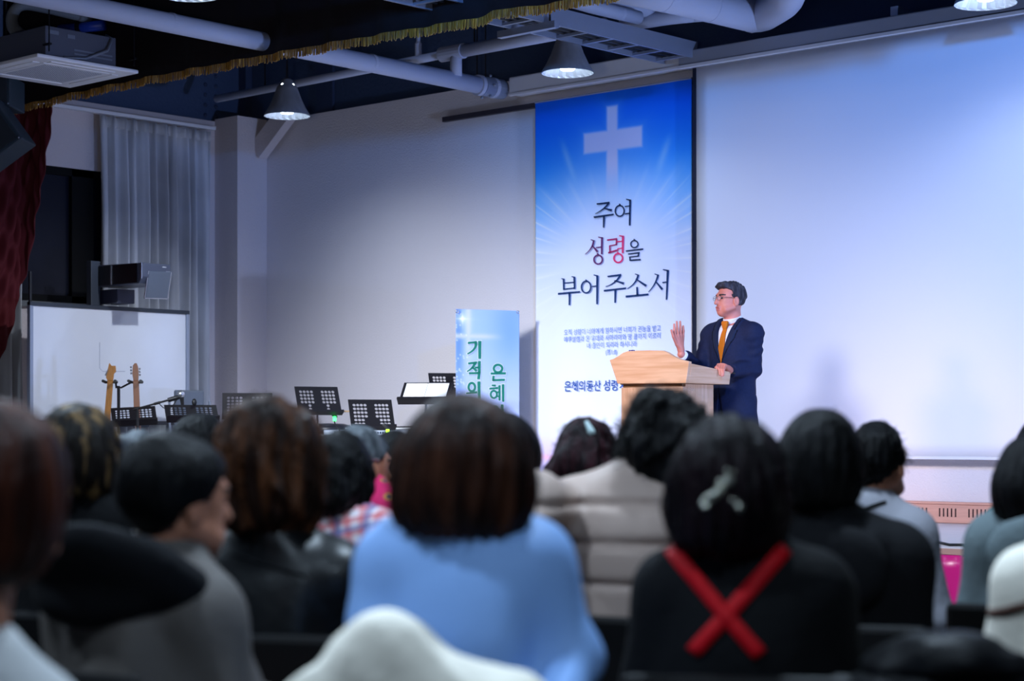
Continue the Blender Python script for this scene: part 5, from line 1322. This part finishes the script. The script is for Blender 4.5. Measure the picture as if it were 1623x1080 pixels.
# grey hair, magenta floral
C6 = seated(dict(hx=572, hy=677, Z=6.2, tx=566, yaw=34, hyaw=16, hair=dict(short=True, w=0.096, top=0.104, back=0.104, low=-0.08, amp=0.005, fr=60, ridge=0.003, curl=0.004, seed=2), hm=H_grey, gm=floral('floral_magenta'), sw=0.125, zs=1.045, gname='blouse',
    label='person with short grey hair and magenta floral blouse', chairlab=cl('person in magenta floral blouse')))
q0 = C6['hc'] + C6['Rh'] @ A3((-0.03, -0.1, 0.01)); p0, p1 = C6['pl'](559, 721, 6.08), C6['pl'](580, 730, 6.08)
a_ = on_back(C6, C6['hair'], p0[0], p0[2]); b_ = on_back(C6, C6['hair'], p1[0], p1[2])
obj('hair_pin', tube(BM(), [a_ + Vector((0, -0.004, 0)), b_ + Vector((0, -0.004, 0))], 0.004, 6), M_steel, C6['o'], label='silver hair pin')
# half-hidden dark head, wine top
C7 = seated(dict(hx=628, hy=686, Z=6.8, tx=626, yaw=20, hyaw=0, hair=dict(w=0.1, top=0.105, back=0.106, low=-0.12, amp=0.004, seed=5), hm=H_black, gm=G_wine, sw=0.15, gname='knit_top', zs=1.0,
    label='person in wine red top partly hidden behind the brown bob', chairlab=cl('person in the wine red top')))
C9 = seated(dict(hx=800, hy=655, Z=5.3, tx=796, yaw=10, hyaw=0, hair=dict(w=0.1, top=0.105, back=0.106, low=-0.145, amp=0.004, seed=6), hm=H_black, gm=G_black, sw=0.13, gname='knit_top', zs=0.96,
    label='person with dark hair almost wholly hidden behind the central brown bob', chairlab=cl('person hidden behind the brown bob')))
# wine hair with claw clip
C10 = seated(dict(hx=930, hy=667, Z=6.0, tx=925, yaw=6, hyaw=4, hpitch=8, hair=dict(w=0.104, lw=0.116, top=0.106, back=0.108, low=-0.10, flare=0.004, amp=0.008, fr=50, ridge=0.004, curl=0.006, seed=7), hm=H_red, gm=G_dgreen, sw=0.15, zs=1.045, gname='knit_top',
    label='person with wavy wine-coloured hair and pale claw clip', chairlab=cl('person with the claw clip')))
strap(C10, C10['garment'], C10['pl'](864, 762, 5.9), C10['pl'](876, 800, 5.9), 0.026, G_red, 'apron_strap')
bm = BM(); 
for k in range(12):
    u = k / 11; q = C10['pl'](929 + 8 * u, 670 + 15 * u, 5.9); p = on_back(C10, C10['hair'], q[0], q[2]); ball(bm, p + Vector((0, -0.006, 0)), 0.007 + 0.006 * u, 5)
obj('claw_clip', bm, mat('clip_pale', (170, 190, 192), 0.2), C10['o'], label='pale grey claw clip'); wisps(C10, H_red, 140, 0.06, 5, 0.008)
# curly black hair, beige puffer
C11 = seated(dict(hx=1055, hy=620, Z=4.65, tx=985, yaw=26, hyaw=-18, hpitch=10, hair=dict(w=0.104, lw=0.1, top=0.112, back=0.11, low=-0.125, amp=0.012, fr=48, ridge=0.003, curl=0.014, seed=3), hm=H_black, gm=G_beige, kind='puffer', sw=0.16, zs=1.075, fat=1.18, gname='puffer_jacket', fold=0.005, quilt=0.095,
    larm=[(842, 800, 4.5), (770, 905, 4.3)], gh=0.008, label='person with black curls in beige quilted jacket leaning an arm out', chairlab=cl('person in the beige quilted jacket')))
wisps(C11, H_black, 420, 0.07, 6, 0.014)
# black bob, black hoodie
C13 = seated(dict(hx=1300, hy=650, Z=4.45, tx=1338, yaw=18, hyaw=0, hair=dict(w=0.1, lw=0.098, top=0.107, back=0.108, low=-0.12, amp=0.003, ridge=0.003, seed=4), hm=H_black, gm=G_hood, kind='hoodie', elbow=0.02, sw=0.135, zs=0.985, fat=1.05, gname='hoodie', fold=0.008,
    label='person with short black bob and black hoodie before the white screen', chairlab=cl('person in the black hoodie')))
wisps(C13, H_black, 130, 0.05, 7, 0.004)
# man, grey jacket
C14 = seated(dict(hx=1393, hy=671, Z=6.1, tx=1372, yaw=26, hyaw=12, hair=dict(short=True, w=0.096, top=0.112, back=0.106, low=-0.1, amp=0.007, fr=55, ridge=0.003, curl=0.005, seed=5), hm=H_black, gm=G_greysh, kind='leather', sw=0.14, zs=0.965, fat=1.0, gname='jacket', fold=0.004,
    label='person with tousled short black hair in pale grey jacket', chairlab=cl('person in the pale grey jacket')))
strap(C14, C14['garment'], C14['pl'](1356, 812, 6.0), C14['pl'](1404, 796, 6.0), 0.012, G_black, 'jacket_piping', off=0.003)
wisps(C14, H_black, 160, 0.05, 8, 0.008)
# right edge: bob and grey hoodie
C15 = seated(dict(hx=1645, hy=688, Z=4.9, tx=1662, yaw=24, hyaw=6, hair=dict(w=0.104, lw=0.104, top=0.107, back=0.108, low=-0.125, amp=0.003, seed=6), hm=H_black, gm=G_ghood, kind='hoodie', sw=0.13, zs=0.99, gname='hoodie', fold=0.01,
    label='person with smooth black bob and grey hoodie at the right edge', chairlab=cl('person in the grey hoodie')))
C16 = seated(dict(hx=1656, hy=664, Z=6.2, tx=1652, yaw=14, hyaw=10, hair=dict(w=0.1, top=0.106, back=0.108, low=-0.11, amp=0.004, seed=7), hm=H_black, gm=G_teal, kind='top', sw=0.13, zs=0.975, gname='knit_top',
    label='person in teal top mostly hidden behind the grey hoodie', chairlab=cl('person in the teal top')))
C17 = seated(dict(hx=1765, hy=668, Z=3.75, tx=1752, yaw=16, hyaw=0, hair=dict(w=0.1, top=0.106, back=0.108, low=-0.11, amp=0.004, seed=8), hm=H_black, gm=G_cream, sw=0.155, zs=0.985, gname='cream_top',
    label='person in cream top cut off by the right frame edge', chairlab=cl('person in the cream top')))
strap(C17, C17['garment'], C17['pl'](1560, 985, 3.65), C17['pl'](1640, 962, 3.62), 0.014, cloth_mat('brown_strap', (96, 70, 62)), 'bag_strap')
# left edge: big auburn head
C1 = seated(dict(hx=0, hy=640, Z=2.75, tx=-72, yaw=24, hyaw=10, hair=dict(w=0.1, lw=0.096, top=0.107, back=0.106, low=-0.14, amp=0.003, ridge=0.003, seed=2), hm=H_auburn, gm=G_lgrey, kind='leather', sw=0.13, zs=0.855, gname='coat', fold=0.01, elbow=0.06,
    label='person with auburn hair cut off by the left frame edge', chairlab=cl('person with auburn hair')))
C19 = seated(dict(hx=214, hy=688, Z=5.7, tx=214, yaw=14, hyaw=0, hair=dict(w=0.1, top=0.104, back=0.106, low=-0.1, amp=0.006, fr=60, curl=0.006, seed=4), hm=H_grey, gm=G_black, sw=0.14, gname='knit_top', zs=0.99,
    label='person with grey curls peeping out left of the black-haired head', chairlab=cl('person with grey curls')))
C20 = seated(dict(hx=318, hy=655, Z=6.9, tx=316, yaw=14, hyaw=0, hair=dict(w=0.1, top=0.104, back=0.106, low=-0.12, amp=0.004, seed=9), hm=H_black, gm=G_black, sw=0.14, gname='knit_top', zs=1.0,
    label='person with dark hair below the grey chair behind the black-hooded one', chairlab=cl('person below the grey chair')))

# coats on chair backs
def coat(name, c, rz, size, label, m, seed, hood=0.1, quilt=0, hx=-0.06):
    w, h = size
    def fn(p):
        d = rboxd(p, (0, -0.01, -h / 2), (w / 2, 0.06, h / 2), 0.05)
        d = smin(d, cap(p, (-w / 2 + 0.05, -0.0, -0.05), (w / 2 - 0.05, 0, -0.05), 0.075), 0.06)
        d = smin(d, ell(p, (hx, -0.01, hood * 0.2), (w * 0.2, 0.085, hood)), 0.08)
        d = smin(d, chain(p, [(w / 2 - 0.04, -0.03, -0.06), (w / 2 + 0.02, -0.05, -0.26), (w / 2, -0.05, -0.45)], [0.07, 0.06, 0.05]), 0.03)
        d = smin(d, chain(p, [(-w / 2 + 0.04, -0.03, -0.06), (-w / 2 - 0.02, -0.05, -0.26), (-w / 2, -0.05, -0.45)], [0.07, 0.06, 0.05]), 0.03)
        d = d + 0.018 * wob(p, 26, seed, sc=(1, 1, 0.6)) + 0.018 * np.abs(wob(p, 34, seed + 1, sc=(1, 1, 0.5))) + 0.004 * wob(p, 80, seed + 2)
        if quilt: z_ = p[:, 2] / quilt; m_ = np.abs(z_ - np.round(z_)); d = d + 0.016 * np.exp(-(m_ / 0.1) ** 2)
        return smax(d, -h - p[:, 2], 0.03)
    o = sdf_obj(name, fn, (-w / 2 - 0.2, -0.25, -h - 0.05), (w / 2 + 0.2, 0.2, hood * 1.4 + 0.1), 0.01, m); o.location = c; o.rotation_euler = (0, 0, rz)
    return tag(o, label, 'coat')
c = P(662, 1010, 3.0)
coat('draped_coat', Vector((c.x, c.y, 0.83)), YAW - R(6), (0.40, 0.52), 'cream coat bunched over the chair back behind the light blue blouse', G_cream, 1, 0.10)
c = P(1575, 1020, 3.25)
coat('draped_coat', Vector((c.x, c.y, 0.81)), YAW - R(16), (0.42, 0.5), 'black quilted coat hung over a chair back at the lower right', cloth_mat('black_puffer', (9, 10, 13), 0.5), 3, 0.08, 0.08)
simple_chair('stacking_chair', (c.x + FWD.x * 0.26, c.y + FWD.y * 0.26, 0), YAW - R(16), 'black stacking chair under the black quilted coat', M_chair, M_black, 'audience chairs', 0.80, 0.42)
# ================================================================== THE SPEAKER
Zsp = 12.92
spb = P(1160, HOR, Zsp); spb.z = ZS
inv = Matrix.Rotation(-pi, 4, 'Z') @ Matrix.Translation(-spb)
def sl(px, py, Zq): return A3(inv @ P(px, py, Zq))
M_suit = cloth_mat('navy_suit', (28, 37, 66), 0.75, bump=0.12, bs=120, var=0.15, vscale=60); M_suit2 = cloth_mat('navy_lapel', (28, 38, 62), 0.7, bump=0.1, bs=120)
M_shirt = cloth_mat('white_shirt', (232, 234, 244), 0.7, bump=0.05); M_tie = cloth_mat('orange_tie', (206, 116, 28), 0.5, bump=0.1, bs=200); M_skin2 = mat('skin_speaker', (216, 134, 114), 0.5, var=0.06, vscale=30)
H_sp = hair_mat('hair_salt_pepper', (46, 44, 50), (86, 84, 92), vs=40)
hc = sl(1157, 478, Zsp + 0.0); hc[2] = 1.545; HS = 1.0
Rh = (rotz(-R(24)) @ roty(R(1)) @ rotx(-R(-2))).astype(np.float32)
def hq(p): return (p - hc) @ Rh
LS, RS = A3((-0.172, -0.005, 1.315)), A3((0.172, -0.005, 1.315))
LE = sl(1193, 583, 12.86); LWr = sl(1158, 587, 12.66)
RE = sl(1110, 588, 12.98); RWr = sl(1080, 562, 12.74)
zz = lambda X, Y, Zq: sl(1040 + X / 5.68, 430 + Y / 5.68, Zq)
def sp_head(p):
    q = hq(p); d = head_d(q)
    d = smax(d, -ell(q, (0, 0.1, -0.066), (0.013, 0.016, 0.0045)), 0.005)
    return d
hand_l = [ # base, middle, tip of each finger laid over the edge of the lectern
    [zz(560, 845, 12.58), zz(545, 862, 12.54), zz(548, 890, 12.53)],
    [zz(580, 842, 12.56), zz(566, 880, 12.51), zz(574, 935, 12.50)],
    [zz(602, 844, 12.55), zz(588, 885, 12.50), zz(590, 946, 12.49)],
    [zz(622, 850, 12.54), zz(608, 890, 12.49), zz(604, 940, 12.49)],
    [zz(605, 870, 12.62), zz(565, 862, 12.60), zz(535, 868, 12.585)]]
hand_r = [
    [zz(174, 590, 12.70), zz(164, 532, 12.69), zz(162, 480, 12.69)],
    [zz(197, 575, 12.71), zz(189, 515, 12.70), zz(186, 456, 12.70)],
    [zz(220, 575, 12.73), zz(219, 515, 12.725), zz(216, 455, 12.72)],
    [zz(240, 585, 12.75), zz(245, 540, 12.745), zz(243, 496, 12.74)],
    [zz(186, 660, 12.71), zz(155, 590, 12.68), zz(138, 534, 12.67)]]
def sp_body(p):
    d = sp_head(p)
    d = smin(d, cap(p, (0, -0.02, 1.34), hc + A3((0.0, -0.025, -0.06)), 0.058, 0.055), 0.03)
    q = p / A3((1, 0.72, 1))
    d = smin(d, chain(q, [(0, 0, 0.9), (0, 0, 1.05), (0, 0, 1.2)], [0.145, 0.135, 0.15], 0.03) * 0.8, 0.03)
    d = smin(d, cap(p, LS, RS, 0.05), 0.08)
    for S_, E_, W_ in ((LS, LE, LWr), (RS, RE, RWr)):
        d = smin(d, chain(p, [S_, E_, W_], [0.045, 0.038, 0.026], 0.02), 0.02)
    for W_, Hd in ((LWr, hand_l), (RWr, hand_r)):
        kn = (Hd[0][0] + Hd[3][0]) / 2
        for k in range(4): d = smin(d, cap(p, W_ * 0.75 + kn * 0.25, Hd[k][0], 0.018, 0.0115), 0.012)
        d = smin(d, cap(p, W_ * 0.7 + kn * 0.3, Hd[4][0], 0.017, 0.0125), 0.012)
        for k, f in enumerate(Hd): d = smin(d, chain(p, f, [0.0098, 0.0088, 0.007] if k < 4 else [0.012, 0.010, 0.008], 0.004), 0.003)
    for s in (-1, 1):
        d = smin(d, chain(p, [(s * 0.085, 0, 0.86), (s * 0.1, 0.01, 0.47), (s * 0.105, -0.01, 0.1)], [0.08, 0.055, 0.036], 0.02), 0.03)
        d = smin(d, cap(p, (s * 0.105, -0.03, 0.05), (s * 0.13, 0.14, 0.035), 0.038, 0.028), 0.02)
    return d
allp = np.array([LE, RE, LWr, RWr] + [x for h_ in (hand_l, hand_r) for f in h_ for x in f])
lo = np.minimum(allp.min(0), A3((-0.26, -0.2, 0))) - 0.06; hi = np.maximum(allp.max(0), A3((0.26, 0.24, 1.7))) + 0.06; lo[2] = 0.0; hi[2] = 1.72
sp = sdf_obj('person', sp_body, lo, hi, 0.0036, [M_skin2, M_lips, M_eye, M_brow], mat_fn=lambda c: head_mat(hq(c.astype(np.float32))))
sp.location = spb; sp.rotation_euler = (0, 0, pi)
tag(sp, 'person speaking behind the lectern in navy suit and orange tie, right hand raised', 'person')
def sp_hair(p):
    q = hq(p)
    d = ell(q, (0, -0.014, 0.032), (0.088, 0.108, 0.094))
    d = smin(d, ell(q, (0.012, 0.05, 0.085), (0.06, 0.05, 0.03)), 0.03)
    f = np.interp(q[:, 2], [-0.14, -0.08, -0.03, -0.005, 0.02, 0.045, 0.062, 0.08, 0.14], [-0.09, -0.06, -0.032, 0.008, 0.022, 0.03, 0.05, 0.105, 0.16]).astype(np.float32)
    f = f + np.where(q[:, 2] > 0.03, 0.012 * np.sin(q[:, 0] * 40 + 1), 0)
    d = smax(d, (q[:, 1] - f) * 0.75, 0.01); d = smax(d, -0.082 - q[:, 2], 0.02)
    d = smax(d, -ell(q, (-0.09, 0.0, -0.02), (0.02, 0.024, 0.034)), 0.01); d = smax(d, -ell(q, (0.09, 0.0, -0.02), (0.02, 0.024, 0.034)), 0.01)
    return d + 0.0022 * np.sin(q[:, 1] * 220 + q[:, 0] * 90 + 5 * wob(q, 30, 1)) + 0.003 * wob(q, 60, 2)
sdf_obj('hair', sp_hair, hc - 0.16, hc + 0.16, 0.004, H_sp, sp)
# glasses
def gl(x, y, z): return Vector(hc + Rh @ A3((x, y, z)))
bm = BM()
for s in (-1, 1):
    pts = [gl(s * 0.033 + 0.023 * cos(a_), 0.107 - 0.35 * abs(s * 0.033 + 0.023 * cos(a_)) * 0.5, 0.002 + 0.016 * sin(a_) * (1 if abs(sin(a_)) < 0.9 else 0.95)) for a_ in [2 * pi * k / 20 for k in range(21)]]
    tube(bm, pts, 0.0013, 6)
    tube(bm, [gl(s * 0.056, 0.098, 0.006), gl(s * 0.078, 0.06, 0.006), gl(s * 0.084, 0.0, 0.004), gl(s * 0.083, -0.012, -0.012)], 0.0017, 6)
tube(bm, [gl(-0.01, 0.105, 0.006), gl(0, 0.108, 0.009), gl(0.01, 0.105, 0.006)], 0.0014, 6)
gls = obj('glasses', bm, mat('glasses_frame', (60, 56, 60), 0.3, 0.7), sp, label='thin metal-framed glasses')
bm = BM()
for s in (-1, 1):
    vs = [bm.verts.new(gl(s * 0.033 + 0.022 * cos(a_), 0.107 - 0.175 * abs(s * 0.033 + 0.022 * cos(a_)), 0.002 + 0.0155 * sin(a_))) for a_ in [2 * pi * k / 20 for k in range(20)]]; bm.faces.new(vs)
gm_ = bpy.data.materials.new('lens_glass'); gm_.use_nodes = True; b_ = gm_.node_tree.nodes['Principled BSDF']; b_.inputs['Alpha'].default_value = 0.12; b_.inputs['Roughness'].default_value = 0.05; b_.inputs['Base Color'].default_value = (0.8, 0.85, 1, 1)
obj('lenses', bm, gm_, gls)
# jacket
VZ0 = 1.11
def vhalf(z): return np.interp(z, [VZ0, 1.37, 1.45], [0.0, 0.06, 0.066]).astype(np.float32)
def coat_d(p, g=0.0):
    q = p / A3((1, 0.76, 1))
    d = chain(q, [(0, -0.01, 0.7), (0, 0.005, 0.92), (0, 0.0, 1.04), (0, -0.005, 1.2)], [0.19 + g, 0.172 + g, 0.165 + g, 0.172 + g], 0.03) * 0.85
    d = smin(d, cap(p, LS, RS, 0.066 + g), 0.09)
    for s in (-1, 1): d = smin(d, cap(p, (s * 0.13, -0.01, 1.335), (s * 0.03, -0.035, 1.39), 0.05 + g, 0.045 + g), 0.04)
    return d
def jacket(p):
    d = coat_d(p)
    ad = chain(p, [LS, LE, LWr + (LE - LWr) * 0.02], [0.068, 0.06, 0.045], 0.03); ad = np.minimum(ad, chain(p, [RS, RE, RWr + (RE - RWr) * 0.16], [0.068, 0.058, 0.044], 0.03))
    ad = ad + 0.0055 * wob(p, 46, 2, sc=(1, 1, 1.4)) + 0.003 * np.sin(p[:, 2] * 85 + 9 * p[:, 1] + 4 * wob(p, 20, 1))
    d = smin(d, ad, 0.025)
    d = d + 0.003 * wob(p, 30, 1, sc=(1, 1, 0.7))
    for W_, E_, ct_ in ((LWr, LE, -0.006), (RWr, RE, 0.025)):
        fd = (W_ - E_) / np.linalg.norm(W_ - E_); c_ = W_ - fd * ct_
        d = np.where(np.linalg.norm(p - W_, axis=1) < 0.1, smax(d, (p - c_) @ fd, 0.004), d)
    d = smax(d, 0.66 - p[:, 2], 0.008)
    d = smax(d, cap_collar(p), 0.006)
    v = np.abs(p[:, 0]) - vhalf(p[:, 2]); lp = np.clip(1 - np.abs(v - 0.022) / 0.026, 0, 1) * (p[:, 1] > 0) * (p[:, 2] > VZ0)
    d = d - 0.007 * np.minimum(lp * 3, 1) * np.clip((p[:, 2] - VZ0) / 0.1, 0, 1)
    wedge = np.maximum(np.maximum(v, VZ0 - p[:, 2]), -p[:, 1] + 0.02)
    d = smax(d, -wedge, 0.005)
    low = np.maximum(np.maximum(np.abs(p[:, 0] - 0.004) - (0.92 - p[:, 2]) * 0.16, p[:, 2] - 0.92), -p[:, 1] + 0.02); d = smax(d, -low, 0.005)
    return d
def cap_collar(p): return -(np.hypot(p[:, 0] - hc[0] * 0.3, (p[:, 1] + 0.022)) - 0.062 + 1.2 * np.clip(1.375 - p[:, 2], 0, 1))
def lapel(c):
    v = np.abs(c[:, 0]) - vhalf(c[:, 2]); w = 0.052 * np.clip((c[:, 2] - VZ0) / 0.17, 0, 1); w = np.where(c[:, 2] > 1.335, 0.034, w)
    ok = (c[:, 1] > 0.0) & (c[:, 2] > VZ0) & (c[:, 2] < 1.40); m = np.zeros(len(c), int); m[ok & (v < w)] = 1; m[ok & (np.abs(v - w) < 0.0035)] = 2
    m[(np.abs(c[:, 0] - 0.004) < 0.003) & (c[:, 1] > 0) & (c[:, 2] > 0.9) & (c[:, 2] < VZ0)] = 2
    return m
jk = sdf_obj('suit_jacket', jacket, lo - A3((0.04, 0.06, 0)), hi + A3((0.02, 0.02, 0)), 0.0045, [M_suit, M_suit2, mat('lapel_edge', (10, 14, 28), 0.8, spec=0.1)], sp, mat_fn=lapel)
bm = BM(); q = LWr + (LE - LWr) * 0.16
for k in range(3): ball(bm, Vector(zz(690 + k * 9, 918 + k * 2, 12.60)), 0.006, 5)
obj('cuff_button', bm, M_blackpl, jk)
def shirt(p):
    d = coat_d(p, -0.014)
    d = smin(d, smax(cap(p, (0, -0.02, 1.33), (hc[0] * 0.5, -0.01, 1.46), 0.066, 0.064), p[:, 2] - (1.425 - 0.35 * np.clip(p[:, 1], -0.05, 0.08)), 0.004), 0.012)
    d = smax(d, p[:, 2] - 1.44, 0.004)
    d = smax(d, np.abs(p[:, 0]) - 0.10, 0.01); d = smax(d, 0.9 - p[:, 2], 0.01); return smax(d, -0.09 - p[:, 1], 0.01)
st = sdf_obj('shirt', shirt, (-0.14, -0.14, 0.88), (0.14, 0.2, 1.5), 0.0045, M_shirt, sp)
for W_, E_, ct_ in ((LWr, LE, -0.02), (RWr, RE, 0.0)):
    fd = (W_ - E_) / np.linalg.norm(W_ - E_); bm = BM(); tube(bm, [Vector(W_ - fd * 0.06), Vector(W_ - fd * 0.002 + fd * ct_)], [0.036, 0.035], 18); obj('shirt_cuff', bm, M_shirt, sp, smooth=True)
# tie
def front(fn, x, z):
    ys = np.linspace(0.3, -0.05, 300); p = np.stack([np.full(300, x), ys, np.full(300, z)], 1).astype(np.float32); d = fn(p); i = int(np.argmax(d < 0)); return float(ys[i])
def tie(p):
    yy = np.interp(p[:, 2], TZ, TY).astype(np.float32)
    hw = np.interp(p[:, 2], [0.9, 1.05, 1.33, 1.345, 1.36, 1.39, 1.4], [0.042, 0.04, 0.019, 0.016, 0.02, 0.026, 0.02]).astype(np.float32)
    th = np.interp(p[:, 2], [1.33, 1.35, 1.38, 1.4], [0.006, 0.012, 0.014, 0.008]).astype(np.float32)
    a_ = np.abs(p[:, 0]) - hw; b_ = np.abs(p[:, 1] - yy - 0.002) - th
    return smax(smax(a_, b_, 0.008), np.maximum(p[:, 2] - 1.398, 0.93 - p[:, 2]), 0.006)
TZ = np.linspace(0.9, 1.4, 26); TY = np.array([front(shirt, 0.0, z) for z in TZ]); TY[-3:] = TY[-4]
sdf_obj('necktie', tie, (-0.07, 0.0, 0.9), (0.07, 0.24, 1.42), 0.004, M_tie, sp, )
def trs(p):
    d = ell(p, (0, 0, 0.88), (0.165, 0.12, 0.13))
    for s in (-1, 1): d = smin(d, chain(p, [(s * 0.085, 0, 0.86), (s * 0.1, 0.01, 0.47), (s * 0.105, -0.01, 0.09)], [0.1, 0.078, 0.062], 0.02), 0.03)
    return smax(d, 0.05 - p[:, 2], 0.01) + 0.003 * wob(p, 30, 1)
sdf_obj('trousers', trs, (-0.25, -0.2, 0.03), (0.25, 0.2, 1.05), 0.011, M_suit, sp)
for s in (-1, 1):
    sdf_obj('shoe', lambda p: smax(smin(cap(p, (s * 0.105, -0.04, 0.045), (s * 0.135, 0.16, 0.035), 0.045, 0.034), cap(p, (s * 0.105, -0.02, 0.05), (s * 0.105, -0.02, 0.09), 0.045), 0.02), 0.001 - p[:, 2], 0.004), (s * 0.12 - 0.09, -0.14, -0.01), (s * 0.12 + 0.09, 0.26, 0.16), 0.009, M_blackpl, sp)
